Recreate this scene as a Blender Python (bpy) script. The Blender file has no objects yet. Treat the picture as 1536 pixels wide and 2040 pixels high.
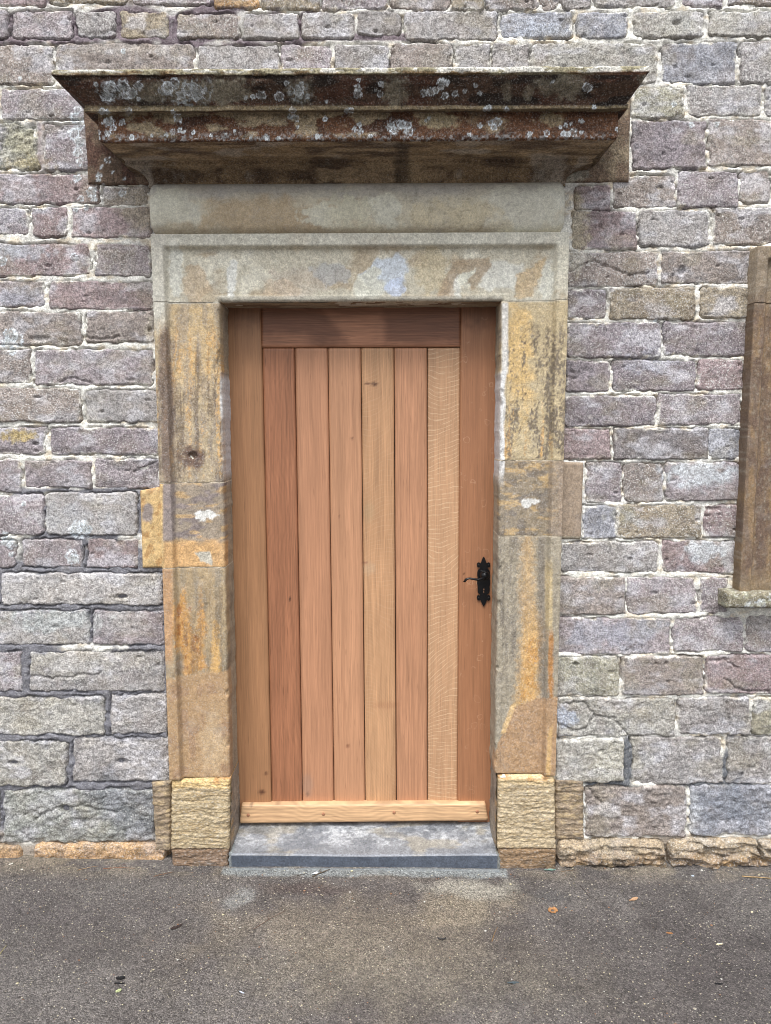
import bpy, math, random
import numpy as np
from mathutils import Matrix, Vector

# ------------------------------------------------------------------ camera, world, sun, exposure
sc = bpy.context.scene
CAM = np.array([0.0, -2.65, 1.656]); F = 1468.0; PW, PH = 1536.0, 2040.0
PITCH, YAW, ROLL = math.radians(6.83), math.radians(0.40), math.radians(0.18)
cam = bpy.data.objects.new('camera', bpy.data.cameras.new('camera'))
sc.collection.objects.link(cam)
RM = (Matrix.Rotation(YAW, 3, 'Z') @ Matrix.Rotation(math.pi / 2 - PITCH, 3, 'X') @ Matrix.Rotation(-ROLL, 3, 'Z'))
cam.matrix_world = Matrix.Translation(CAM) @ RM.to_4x4()
cam.data.sensor_fit = 'VERTICAL'; cam.data.sensor_height = 24.0; cam.data.lens = F / PH * 24.0
cam.data.clip_start = 0.05; cam.data.clip_end = 300
sc.camera = cam
R = np.array(RM)

world = bpy.data.worlds.new('World'); sc.world = world; world.use_nodes = True
wn = world.node_tree.nodes; wl = world.node_tree.links
sky = wn.new('ShaderNodeTexSky'); sky.sky_type = 'NISHITA'; sky.sun_disc = False
sky.sun_elevation = math.radians(63); sky.sun_rotation = math.radians(188)
sky.dust_density = 4.0; sky.air_density = 1.0; sky.ozone_density = 1.0
hs = wn.new('ShaderNodeHueSaturation'); hs.inputs['Saturation'].default_value = 0.30
wl.new(sky.outputs[0], hs.inputs['Color']); wl.new(hs.outputs[0], wn['Background'].inputs[0])
wn['Background'].inputs[1].default_value = 0.135
sun = bpy.data.objects.new('sun', bpy.data.lights.new('sun', 'SUN')); sc.collection.objects.link(sun)
sun.data.energy = 1.75; sun.data.angle = math.radians(28); sun.data.color = (1.0, 0.995, 0.985)
sun.rotation_euler = (math.radians(90 - 63), 0, math.radians(-8))
sc.view_settings.view_transform = 'Standard'; sc.view_settings.look = 'None'
sc.view_settings.gamma = 1.0; sc.view_settings.use_curve_mapping = False
sc.view_settings.exposure = 0.88
sc.cycles.filter_width = 0.95

# ------------------------------------------------------------------ helpers
def at(px, py, Y=0.0):
    """world point where the line of sight of photo pixel (px,py) meets the vertical plane y=Y"""
    px = np.asarray(px, float); py = np.asarray(py, float)
    d = np.stack([(px - PW / 2) / F, -(py - PH / 2) / F, -np.ones(np.broadcast(px, py).shape)], -1) if px.shape == py.shape else None
    if d is None:
        px, py = np.broadcast_arrays(px, py)
        d = np.stack([(px - PW / 2) / F, -(py - PH / 2) / F, -np.ones(px.shape)], -1)
    w = d @ R.T
    t = (Y - CAM[1]) / w[..., 1]
    return CAM + w * np.asarray(t)[..., None]

def atz(px, py, Z=0.0):
    w = np.array([(px - PW / 2) / F, -(py - PH / 2) / F, -1.0]) @ R.T
    return CAM + w * ((Z - CAM[2]) / w[2])

def w2p(x, z, Y=0.0):
    """wall coordinates in photo units: world x,z on the plane y=Y"""
    x = np.asarray(x, float); z = np.asarray(z, float)
    v = np.stack([x, np.full(x.shape, Y), z], -1) - CAM
    c = v @ R
    return PW / 2 + F * c[..., 0] / -c[..., 2], PH / 2 - F * c[..., 1] / -c[..., 2]

def _h(ix, iy, s):
    h = (ix.astype(np.int64) * 374761393 + iy.astype(np.int64) * 668265263 + int(s) * 1442695041) & 0xffffffff
    h = ((h ^ (h >> 13)) * 1274126177) & 0xffffffff
    return ((h ^ (h >> 16)) & 0xffff) / 65535.0
def vn(x, y, s=0):
    x = np.asarray(x, float); y = np.asarray(y, float)
    ix = np.floor(x); iy = np.floor(y); fx = x - ix; fy = y - iy
    fx = fx * fx * (3 - 2 * fx); fy = fy * fy * (3 - 2 * fy)
    a = _h(ix, iy, s); b = _h(ix + 1, iy, s); c = _h(ix, iy + 1, s); d = _h(ix + 1, iy + 1, s)
    return (a + (b - a) * fx) * (1 - fy) + (c + (d - c) * fx) * fy
def fbm(x, y, s=0, o=4, g=0.5):
    """about -1..1"""
    t = 0; a = 1.0; n = 0
    for k in range(o):
        t = t + a * (vn(x * 2 ** k + 17.3 * k, y * 2 ** k - 9.1 * k, s + k * 31) - 0.5) * 2; n += a; a *= g
    return t / n * 1.5
def ss(a, b, x):
    t = np.clip((x - a) / (b - a), 0, 1); return t * t * (3 - 2 * t)
def lin(c):
    c = np.asarray(c, float) / 255.0
    return np.where(c <= 0.04045, c / 12.92, ((c + 0.055) / 1.055) ** 2.4)
ALB = 0.80
SAT = 0.86
def col(*c):
    l_ = lin(c); g = float(l_ @ np.array([.3, .59, .11])); return (g + (l_ - g) * SAT) * ALB
def colw(*c): return lin(c) * .80
def mixc(base, c, m):
    return base + (np.asarray(c) - base) * np.clip(m, 0, 1)[..., None]

def grid_faces(nu, nv, keep=None):
    i = np.arange(nu * nv).reshape(nv, nu)
    q = np.stack([i[:-1, :-1], i[:-1, 1:], i[1:, 1:], i[1:, :-1]], -1)
    if keep is not None: q = q[keep]
    return q.reshape(-1, 4)

def mesh_obj(name, verts, quads, cols, mat, parent=None, smooth=True):
    me = bpy.data.meshes.new(name)
    verts = np.asarray(verts, np.float32).reshape(-1, 3); quads = np.asarray(quads, np.int32).reshape(-1, 4)
    me.vertices.add(len(verts)); me.vertices.foreach_set('co', verts.ravel())
    me.loops.add(quads.size); me.loops.foreach_set('vertex_index', quads.ravel())
    me.polygons.add(len(quads)); me.polygons.foreach_set('loop_start', np.arange(0, quads.size, 4, dtype=np.int32))
    me.update(calc_edges=True)
    if cols is not None:
        c = np.ones((len(verts), 4), np.float32); c[:, :3] = np.asarray(cols).reshape(-1, 3)
        a = me.color_attributes.new('Col', 'FLOAT_COLOR', 'POINT'); a.data.foreach_set('color', c.ravel())
    if smooth: me.polygons.foreach_set('use_smooth', np.ones(len(quads), bool))
    me.validate(); me.update()
    me.materials.append(mat)
    o = bpy.data.objects.new(name, me); sc.collection.objects.link(o)
    if parent is not None: o.parent = parent
    return o

def patch(P):
    """grid of points -> verts, quads"""
    nv, nu = P.shape[:2]
    return P.reshape(-1, 3), grid_faces(nu, nv)
def join(parts):
    V = []; Q = []; C = []; n = 0
    for v, q, c in parts:
        v = np.asarray(v).reshape(-1, 3)
        V.append(v); Q.append(np.asarray(q).reshape(-1, 4) + n)
        c = np.asarray(c, float)
        C.append(np.broadcast_to(c, v.shape) if c.ndim == 1 else c.reshape(-1, 3)); n += len(v)
    return np.concatenate(V), np.concatenate(Q), np.concatenate(C)

def with_skirt(P, C, back):
    """front grid P[nv,nu,3] closed with side walls running back to y=back"""
    nv, nu = P.shape[:2]
    v = P.reshape(-1, 3); q = grid_faces(nu, nv)
    idx = np.arange(nu * nv).reshape(nv, nu)
    ring = np.concatenate([idx[0, :], idx[1:, -1], idx[-1, -2::-1], idx[-2:0:-1, 0]])
    rv = v[ring].copy(); rv[:, 1] = back
    k = len(ring); base = len(v); nx = np.roll(np.arange(k), -1)
    sq = np.stack([ring[nx], ring, base + np.arange(k), base + nx], -1)
    c = C.reshape(-1, 3)
    return np.concatenate([v, rv]), np.concatenate([q, sq]), np.concatenate([c, c[ring]])

def hf(name, parent, quad, Y, step, hfun, cfun, back, mat):
    """a block face: quad = four photo corners (TL,TR,BR,BL) on the plane y=Y; hfun gives how far it stands out"""
    q = np.array(quad, float)
    w = max(abs(q[1, 0] - q[0, 0]), abs(q[2, 0] - q[3, 0])); h = max(abs(q[3, 1] - q[0, 1]), abs(q[2, 1] - q[1, 1]))
    nu = max(4, int(w / step) + 2); nv = max(4, int(h / step) + 2)
    u = np.linspace(0, 1, nu)[None, :, None]; v = np.linspace(1, 0, nv)[:, None, None]
    p = (q[0] * (1 - u) + q[1] * u) * (1 - v) + (q[3] * (1 - u) + q[2] * u) * v
    px, py = p[..., 0], p[..., 1]
    P = at(px, py, Y); hh = hfun(px, py, w * u[..., 0] + 0 * px, h * (v[..., 0]) + 0 * px, w, h)
    P[..., 1] -= hh
    C = cfun(px, py)
    V, Q, CC = with_skirt(P, C, back)
    return mesh_obj(name, V, Q, CC, mat, parent)

def rect(x0, y0, x1, y1): return [(x0, y0), (x1, y0), (x1, y1), (x0, y1)]

def empty(name, loc=(0, 0, 0)):
    o = bpy.data.objects.new(name, None); o.location = loc; o.empty_display_size = 0.1
    sc.collection.objects.link(o); return o
def tag(o, label, cat, group=None):
    o['label'] = label; o['category'] = cat; o['kind'] = 'thing'
    if group: o['group'] = group
    return o
def put(parent, child):
    child.parent = parent; child.matrix_parent_inverse = Matrix.Translation(-Vector(parent.location))
    return child
_orig_mesh_obj = mesh_obj
def mesh_obj(name, verts, quads, cols, mat, parent=None, smooth=True):
    o = _orig_mesh_obj(name, verts, quads, cols, mat, None, smooth)
    if parent is not None:
        o.parent = parent
        root = parent
        off = Vector((0, 0, 0))
        while root is not None:
            off += Vector(root.location); root = root.parent
        o.location = -off
        # children of parts: parts already carry -offset, so the sum cancels
    return o

# ------------------------------------------------------------------ materials
def nodes(name):
    m = bpy.data.materials.new(name); m.use_nodes = True
    nt = m.node_tree; n = nt.nodes; l = nt.links
    b = n['Principled BSDF']
    return m, n, l, b
def N(n, t, **k):
    o = n.new(t)
    for a, v in k.items():
        if a.startswith('i_'): o.inputs[a[2:].replace('_', ' ')].default_value = v
        else: setattr(o, a, v)
    return o
def math_(n, l, op, a, b=None, clamp=False):
    o = n.new('ShaderNodeMath'); o.operation = op; o.use_clamp = clamp
    for i, s in enumerate((a, b)):
        if s is None: continue
        if isinstance(s, (int, float)): o.inputs[i].default_value = s
        else: l.new(s, o.inputs[i])
    return o.outputs[0]
def maprange(n, l, s, a, b, c, d):
    o = n.new('ShaderNodeMapRange'); o.inputs[1].default_value = a; o.inputs[2].default_value = b
    o.inputs[3].default_value = c; o.inputs[4].default_value = d; l.new(s, o.inputs[0]); return o.outputs[0]
def noise(n, l, vec, scale, detail=3, rough=0.55, dist=0.0):
    o = n.new('ShaderNodeTexNoise'); o.inputs['Scale'].default_value = scale; o.inputs['Detail'].default_value = detail
    o.inputs['Roughness'].default_value = rough; o.inputs['Distortion'].default_value = dist; l.new(vec, o.inputs['Vector']); return o.outputs['Fac']
def mixrgb(n, l, fac, a, b, mode='MIX'):
    o = n.new('ShaderNodeMix'); o.data_type = 'RGBA'; o.blend_type = mode
    for i, s in ((0, fac), (6, a), (7, b)):
        if isinstance(s, (int, float)): o.inputs[i].default_value = s
        elif isinstance(s, (tuple, list)): o.inputs[i].default_value = (*s[:3], 1)
        else: l.new(s, o.inputs[i])
    return o.outputs[2]
def bump(n, l, height, strength, dist, prev=None):
    o = n.new('ShaderNodeBump'); o.inputs['Strength'].default_value = strength; o.inputs['Distance'].default_value = dist
    l.new(height, o.inputs['Height'])
    if prev is not None: l.new(prev, o.inputs['Normal'])
    return o.outputs['Normal']

def stone_mat(name, grain=0.35, mott=0.25, speck=0.5, bstr=0.6, rough=0.92, gscale=300, stretch=(1, 1, 1), dark=0.35, tint=0.15):
    m, n, l, b = nodes(name)
    geo = n.new('ShaderNodeNewGeometry'); mp = n.new('ShaderNodeMapping'); mp.inputs['Scale'].default_value = stretch
    l.new(geo.outputs['Position'], mp.inputs['Vector']); P = mp.outputs[0]
    at_ = N(n, 'ShaderNodeVertexColor', layer_name='Col')
    c = at_.outputs['Color']
    oi = n.new('ShaderNodeObjectInfo'); RV = oi.outputs['Random']
    g1 = noise(n, l, P, gscale, 2, 0.7)
    g2 = noise(n, l, P, gscale * 0.33, 3, 0.65)
    g3 = noise(n, l, P, 26, 5, 0.6, 0.4)
    k = math_(n, l, 'MULTIPLY', maprange(n, l, g1, 0.37, 0.63, 1 - grain, 1 + grain), maprange(n, l, g2, 0.35, 0.65, 1 - grain * 0.7, 1 + grain * 0.7))
    k = math_(n, l, 'MULTIPLY', k, maprange(n, l, g3, 0.3, 0.7, 1 - mott, 1 + mott))
    c = mixrgb(n, l, 1.0, c, k, 'MULTIPLY')
    # warm / cool drift
    g4 = noise(n, l, P, 9, 4, 0.6)
    c = mixrgb(n, l, math_(n, l, 'MULTIPLY', maprange(n, l, g4, 0.45, 0.7, 0, 1), tint), c, tuple(col(176, 150, 112)))
    g5 = noise(n, l, P, 14, 4, 0.6, 0.5)
    c = mixrgb(n, l, math_(n, l, 'MULTIPLY', maprange(n, l, g5, 0.52, 0.72, 0, 1), tint * 1.3), c, tuple(col(190, 196, 206)))
    # pale grains and dark pits
    sp = maprange(n, l, noise(n, l, P, gscale * 0.8, 1, 0.5), 0.58, 0.68, 0, speck)
    sp = math_(n, l, 'MULTIPLY', sp, maprange(n, l, RV, 0, 1, .25, 1.25), True)
    c = mixrgb(n, l, sp, c, tuple(col(222, 220, 216)))
    dk = maprange(n, l, noise(n, l, P, gscale * 0.42, 2, 0.6), 0.36, 0.26, 0, dark)
    dk = math_(n, l, 'MULTIPLY', dk, maprange(n, l, RV, 0, 1, 1.3, .4), True)
    c = mixrgb(n, l, dk, c, (0.03, 0.026, 0.024))
    l.new(c, b.inputs['Base Color'])
    b.inputs['Roughness'].default_value = rough
    b.inputs['Specular IOR Level'].default_value = 0.25
    h = math_(n, l, 'ADD', math_(n, l, 'MULTIPLY', g2, 0.7), math_(n, l, 'MULTIPLY', g1, 0.3))
    nm = bump(n, l, h, bstr, 0.005)
    nm = bump(n, l, noise(n, l, P, 90, 4, 0.7), bstr * 0.5, 0.005, nm)
    l.new(nm, b.inputs['Normal'])
    return m

M_WALL = stone_mat('weathered_wall_stone', 0.44, 0.12, 0.75, 0.75, dark=0.45, tint=0.16, gscale=260)
M_ROUGH = stone_mat('rough_rubble_stone', 0.44, 0.14, 0.55, 0.9, dark=0.55, tint=0.12, gscale=230)
M_MORTAR = stone_mat('lime_mortar', 0.26, 0.12, 0.3, 0.8, dark=0.55, tint=0.05, gscale=260)
M_DRESSED = stone_mat('dressed_sandstone', 0.22, 0.10, 0.25, 0.45, dark=0.2, tint=0.06, gscale=270)
M_SMOOTH = stone_mat('rendered_sandstone', 0.17, 0.1, 0.2, 0.35, dark=0.2, tint=0.1, gscale=280)
M_HOOD = stone_mat('lichened_hood_stone', 0.42, 0.22, 0.2, 0.7, dark=0.4, tint=0.0, gscale=280)
M_BEDDED = stone_mat('bedded_sandstone', 0.3, 0.12, 0.3, 0.6, dark=0.25, tint=0.05, gscale=240, stretch=(0.5, 1, 1.2))

def slate_mat():
    m, n, l, b = nodes('blue_slate')
    geo = n.new('ShaderNodeNewGeometry'); P = geo.outputs['Position']
    c = N(n, 'ShaderNodeVertexColor', layer_name='Col').outputs['Color']
    g = noise(n, l, P, 160, 5, 0.7, 0.4); g2 = noise(n, l, P, 30, 5, 0.6, 0.8)
    k = math_(n, l, 'MULTIPLY', maprange(n, l, g, 0.3, 0.7, 0.55, 1.45), maprange(n, l, g2, 0.3, 0.7, 0.75, 1.25))
    c = mixrgb(n, l, 1.0, c, k, 'MULTIPLY')
    l.new(c, b.inputs['Base Color'])
    l.new(maprange(n, l, g2, 0.3, 0.7, 0.28, 0.55), b.inputs['Roughness'])
    l.new(bump(n, l, g, 0.5, 0.003), b.inputs['Normal'])
    return m
M_SLATE = slate_mat()

def wood_mat(name, ray=0.0, rayf=55.0, slope=2.0, swirl=8.0, coarse=0.5, fig=0.0, along='Z', seed=0.0, gloss=0.42, dots=0.0, xc=0.0):
    m, n, l, b = nodes(name)
    geo = n.new('ShaderNodeNewGeometry'); sr = n.new('ShaderNodeSeparateXYZ'); l.new(geo.outputs['Position'], sr.inputs[0]); XR = math_(n, l, 'SUBTRACT', sr.outputs[0], xc); ZR = sr.outputs[2]
    mp = n.new('ShaderNodeMapping'); mp.inputs['Location'].default_value = (seed, seed * 0.7, seed * 1.3)
    if along == 'X': mp.inputs['Rotation'].default_value = (0, math.radians(90), 0)
    l.new(geo.outputs['Position'], mp.inputs['Vector']); P0 = mp.outputs[0]
    sep = n.new('ShaderNodeSeparateXYZ'); l.new(P0, sep.inputs[0]); X, Z = sep.outputs[0], sep.outputs[2]
    def stretched(sx, sz, det, ro, warp=0.0):
        xx = X
        if warp:
            w = noise(n, l, P0, 3.0, 2, 0.5)
            xx = math_(n, l, 'ADD', X, math_(n, l, 'MULTIPLY', math_(n, l, 'SUBTRACT', w, 0.5), warp))
        cb = n.new('ShaderNodeCombineXYZ')
        l.new(math_(n, l, 'MULTIPLY', xx, sx), cb.inputs[0]); l.new(math_(n, l, 'MULTIPLY', Z, sz), cb.inputs[2])
        return noise(n, l, cb.outputs[0], 1.0, det, ro)
    c = N(n, 'ShaderNodeVertexColor', layer_name='Col').outputs['Color']
    broad = stretched(30, 0.9, 4, 0.6, 0.03)
    mid = stretched(170, 2.2, 5, 0.7, 0.025)
    fine = stretched(230, 5.0, 3, 0.7, 0.012)
    pore = stretched(210, 13.0, 1, 0.5, 0.012)
    k = maprange(n, l, broad, 0.3, 0.7, 1 - 0.13, 1 + 0.12)
    k = math_(n, l, 'MULTIPLY', k, maprange(n, l, mid, 0.3, 0.7, 1 - 0.26 * coarse, 1 + 0.22 * coarse))
    k = math_(n, l, 'MULTIPLY', k, maprange(n, l, fine, 0.3, 0.7, 1 - 0.42 * coarse, 1 + 0.36 * coarse))
    if fig:
        # cathedral figure: rings cut by a board, drawn out along the length
        w = noise(n, l, P0, 2.2, 3, 0.5)
        ph = math_(n, l, 'ADD', math_(n, l, 'MULTIPLY', X, 420.0), math_(n, l, 'MULTIPLY', w, 90.0))
        ring = math_(n, l, 'SINE', ph)
        k = math_(n, l, 'MULTIPLY', k, maprange(n, l, ring, -1, 1, 1 - fig, 1 + fig * 0.6))
    c = mixrgb(n, l, 1.0, c, k, 'MULTIPLY')
    # long darker / redder heart streaks
    st = maprange(n, l, stretched(44, 0.6, 5, 0.65, 0.04), 0.56, 0.74, 0, 0.32)
    c = mixrgb(n, l, st, c, tuple(col(128, 74, 50)))
    pr = maprange(n, l, pore, 0.66, 0.78, 0, 0.55 * coarse + 0.1)
    c = mixrgb(n, l, pr, c, tuple(col(90, 52, 34)))
    if ray:
        w1 = noise(n, l, P0, 3.1, 2, 0.5); w2 = noise(n, l, P0, 17.0, 2, 0.5)
        cb = n.new('ShaderNodeCombineXYZ')
        l.new(math_(n, l, 'MULTIPLY', X, 3.0), cb.inputs[0]); l.new(math_(n, l, 'MULTIPLY', Z, 1.7), cb.inputs[2])
        tilt = math_(n, l, 'SUBTRACT', noise(n, l, cb.outputs[0], 1.0, 1, 0.5), 0.5)
        ph = math_(n, l, 'ADD', math_(n, l, 'MULTIPLY', ZR, rayf * 6.2832), math_(n, l, 'MULTIPLY', math_(n, l, 'MULTIPLY', XR, tilt), slope * 900.0))
        ph = math_(n, l, 'ADD', ph, math_(n, l, 'MULTIPLY', w1, swirl * 2)); ph = math_(n, l, 'ADD', ph, math_(n, l, 'MULTIPLY', w2, swirl * 0.6))
        s = math_(n, l, 'SINE', ph)
        s2 = math_(n, l, 'SINE', math_(n, l, 'MULTIPLY', ph, 1.73))
        line = maprange(n, l, s, 0.78, 0.97, 0, 1)
        line2 = maprange(n, l, s2, 0.93, 0.995, 0, 0.6)
        line = math_(n, l, 'MAXIMUM', line, line2)
        br = maprange(n, l, noise(n, l, P0, 33.0, 3, 0.6), 0.38, 0.55, 0.15, 1)
        line = math_(n, l, 'MULTIPLY', math_(n, l, 'MULTIPLY', line, br), ray, True)
        c = mixrgb(n, l, line, c, tuple(col(240, 208, 166)))
    if dots:
        # short scattered flecks
        v = n.new('ShaderNodeTexVoronoi'); v.inputs['Scale'].default_value = 26; l.new(P0, v.inputs['Vector'])
        w = noise(n, l, P0, 60, 2, 0.5)
        d = math_(n, l, 'ADD', v.outputs['Distance'], math_(n, l, 'MULTIPLY', w, 0.5))
        f = maprange(n, l, math_(n, l, 'ABSOLUTE', math_(n, l, 'SUBTRACT', d, 0.52)), 0.0, 0.045, 1, 0)
        f = math_(n, l, 'MULTIPLY', math_(n, l, 'MULTIPLY', f, maprange(n, l, noise(n, l, P0, 16, 2, 0.5), 0.5, 0.62, 0, 1)), dots, True)
        c = mixrgb(n, l, f, c, tuple(col(226, 180, 140)))
    l.new(c, b.inputs['Base Color'])
    b.inputs['Roughness'].default_value = gloss
    b.inputs['Specular IOR Level'].default_value = 0.35
    h = math_(n, l, 'ADD', fine, math_(n, l, 'MULTIPLY', pr, -1.2))
    l.new(bump(n, l, h, 0.25, 0.0012), b.inputs['Normal'])
    return m

def plain_mat(name, c, rough=0.8, spec=0.3, metal=0.0, var=0.25, scale=120):
    m, n, l, b = nodes(name)
    geo = n.new('ShaderNodeNewGeometry')
    g = noise(n, l, geo.outputs['Position'], scale, 3, 0.6)
    cc = mixrgb(n, l, 1.0, tuple(c), maprange(n, l, g, 0.3, 0.7, 1 - var, 1 + var), 'MULTIPLY')
    l.new(cc, b.inputs['Base Color']); b.inputs['Roughness'].default_value = rough
    b.inputs['Specular IOR Level'].default_value = spec; b.inputs['Metallic'].default_value = metal
    l.new(bump(n, l, g, 0.3, 0.002), b.inputs['Normal'])
    return m
M_IRON = plain_mat('black_iron', (0.003, 0.003, 0.004), 0.3, 0.35, 0.0, 0.3, 200)

def asphalt_mat():
    m, n, l, b = nodes('tarmac')
    geo = n.new('ShaderNodeNewGeometry'); P = geo.outputs['Position']
    c = N(n, 'ShaderNodeVertexColor', layer_name='Col').outputs['Color']
    def vor(scale, rnd=1.0):
        v = n.new('ShaderNodeTexVoronoi'); v.inputs['Scale'].default_value = scale; l.new(P, v.inputs['Vector'])
        s = n.new('ShaderNodeSeparateColor'); l.new(v.outputs['Color'], s.inputs[0])
        return v.outputs['Distance'], s.outputs[0], s.outputs[1]
    d1, r1, q1 = vor(240); d2, r2, q2 = vor(120); d3, r3, q3 = vor(420)
    k = maprange(n, l, r1, 0, 1, 0.5, 1.5)
    k = math_(n, l, 'MULTIPLY', k, maprange(n, l, r3, 0, 1, 0.6, 1.4))
    k = math_(n, l, 'MULTIPLY', k, maprange(n, l, noise(n, l, P, 7, 5, 0.65), 0.3, 0.7, 0.84, 1.16))
    k = math_(n, l, 'MULTIPLY', k, maprange(n, l, noise(n, l, P, 45, 4, 0.65), 0.3, 0.7, 0.85, 1.15))
    c = mixrgb(n, l, 1.0, c, k, 'MULTIPLY')
    a = math_(n, l, 'MULTIPLY', maprange(n, l, r1, 0.92, 0.96, 0, 0.7), maprange(n, l, d1, 0.45, 0.3, 0, 1))
    c = mixrgb(n, l, a, c, tuple(col(186, 178, 160)))
    a = math_(n, l, 'MULTIPLY', maprange(n, l, r2, 0.945, 0.955, 0, 0.9), maprange(n, l, d2, 0.36, 0.22, 0, 1))
    c = mixrgb(n, l, a, c, tuple(col(205, 195, 165)))
    a = math_(n, l, 'MULTIPLY', maprange(n, l, q2, 0.955, 0.97, 0, 0.75), maprange(n, l, d2, 0.42, 0.28, 0, 1))
    c = mixrgb(n, l, a, c, (0.012, 0.012, 0.013))
    l.new(c, b.inputs['Base Color'])
    l.new(maprange(n, l, noise(n, l, P, 12, 4, 0.6), 0.35, 0.65, 0.5, 0.8), b.inputs['Roughness'])
    b.inputs['Specular IOR Level'].default_value = 0.35
    nm = bump(n, l, math_(n, l, 'MULTIPLY', d1, -1.0), 0.75, 0.004)
    nm = bump(n, l, noise(n, l, P, 500, 2, 0.7), 0.4, 0.002, nm)
    l.new(nm, b.inputs['Normal'])
    return m
M_GROUND = asphalt_mat()

# ------------------------------------------------------------------ lichen crusts (shape of their own, photo units on the wall)
LICH_WALL = [(157, 222, 8), (150, 236, 10), (160, 250, 11), (150, 268, 12), (160, 285, 11), (158, 305, 9), (162, 325, 8), (155, 356, 9), (184, 384, 11), (163, 396, 6), (188, 396, 7), (245, 386, 8),
             (150, 513, 8), (8, 522, 9), (22, 668, 14), (36, 676, 12), (18, 684, 13), (26, 700, 8), (160, 1055, 18), (172, 1050, 13), (150, 1056, 10), (144, 1106, 12), (148, 1114, 11),
             (15, 1078, 14), (24, 1084, 9), (10, 1066, 8), (42, 158, 4), (247, 104, 5), (1376, 250, 6), (1426, 250, 6), (1340, 210, 5), (172, 415, 5), (152, 418, 5), (50, 1003, 5), (24, 1104, 5), (1305, 640, 4)]
LICH_HOOD = [(191, 168, 6), (219, 173, 14), (213, 192, 13), (245, 172, 16), (275, 170, 11), (262, 186, 13), (250, 190, 9), (335, 175, 15), (322, 183, 10), (375, 180, 15), (395, 190, 14), (408, 180, 9), (350, 166, 12),
             (360, 190, 10), (388, 172, 9), (520, 190, 11), (503, 194, 6), (490, 196, 5), (556, 193, 11), (570, 166, 6), (595, 180, 13), (612, 193, 6), (600, 168, 8), (650, 203, 4), (276, 196, 5),
             (203, 221, 8), (214, 222, 6), (255, 220, 10), (218, 243, 14), (243, 243, 9), (225, 255, 7), (194, 264, 8), (215, 264, 8), (196, 276, 4), (262, 273, 6), (240, 276, 4), (344, 262, 7), (358, 258, 6), (366, 262, 5), (355, 235, 10), (344, 222, 5), (331, 268, 5),
             (583, 220, 8), (588, 236, 9), (577, 233, 6), (648, 238, 6), (530, 273, 6), (632, 272, 6), (593, 253, 4), (640, 270, 4), (713, 175, 10), (712, 187, 10), (715, 160, 5), (760, 168, 8), (757, 187, 7), (749, 180, 4), (845, 184, 9), (858, 182, 11), (868, 179, 8),
             (880, 168, 13), (890, 165, 8), (886, 191, 8), (907, 188, 7), (926, 182, 5), (948, 169, 5), (955, 186, 6), (1170, 174, 11), (1101, 163, 4), (778, 252, 12), (786, 260, 11), (800, 248, 10), (812, 250, 9), (815, 262, 10),
             (714, 262, 9), (716, 248, 6), (706, 256, 5), (956, 249, 6), (978, 245, 9), (990, 243, 11), (984, 253, 8), (1055, 267, 6), (1089, 266, 7), (1122, 266, 6), (1131, 267, 8), (1142, 264, 10), (1158, 264, 5), (1158, 243, 6), (1128, 250, 5), (1137, 247, 4),
             (1183, 213, 6), (966, 217, 6), (973, 215, 7), (1010, 217, 6), (935, 268, 5), (738, 272, 5), (700, 220, 7), (690, 222, 6), (855, 235, 5), (1230, 258, 5), (848, 240, 4), (1116, 253, 4), (302, 270, 4), (420, 270, 4), (450, 268, 5), (468, 262, 4), (385, 264, 5), (500, 275, 4), (555, 276, 5)]
LC = col(228, 238, 246); LC2 = col(176, 184, 186)
def paint_lichen(c, px, py, lst, amt=1.0, seed=5):
    for i, (x, y, r) in enumerate(lst):
        m = (np.abs(px - x) < r * 2) & (np.abs(py - y) < r * 2)
        if not m.any(): continue
        X, Y = px[m], py[m]
        a = np.arctan2(Y - y, X - x)
        d = np.hypot(X - x, Y - y) / r + 0.22 * fbm(X / (r * 0.6) + i, Y / (r * 0.6), seed + i, 3) + .22 * fbm(X / 3.2 + i, Y / 3.2, seed + i + 3, 2)
        ring = ss(1.02, 0.93, d) * ss(0.6, 0.8, d)
        inner = ss(0.95, 0.8, d) * (.25 + .75 * ss(.25, .6, vn(X / 2.6 + i, Y / 2.6, i))) * (.95 if i % 3 else .5)
        if r < 5.5: inner = ss(0.9, 0.7, d)
        sub = c[m]
        sub = mixc(sub, LC2, inner * amt * 0.9); sub = mixc(sub, LC, np.clip(ring * ss(.2, .6, vn(X / 4.5, Y / 4.5, i + 9)) * 1.2, 0, 1) * amt)
        c[m] = sub
    return c
def lichen_h(px, py, lst):
    h = np.zeros(px.shape)
    for (x, y, r) in lst:
        m = (np.abs(px - x) < r * 1.3) & (np.abs(py - y) < r * 1.3)
        if m.any(): h[m] = np.maximum(h[m], ss(1.1, 0.8, np.hypot(px[m] - x, py[m] - y) / r) * 0.0012)
    return h

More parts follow.
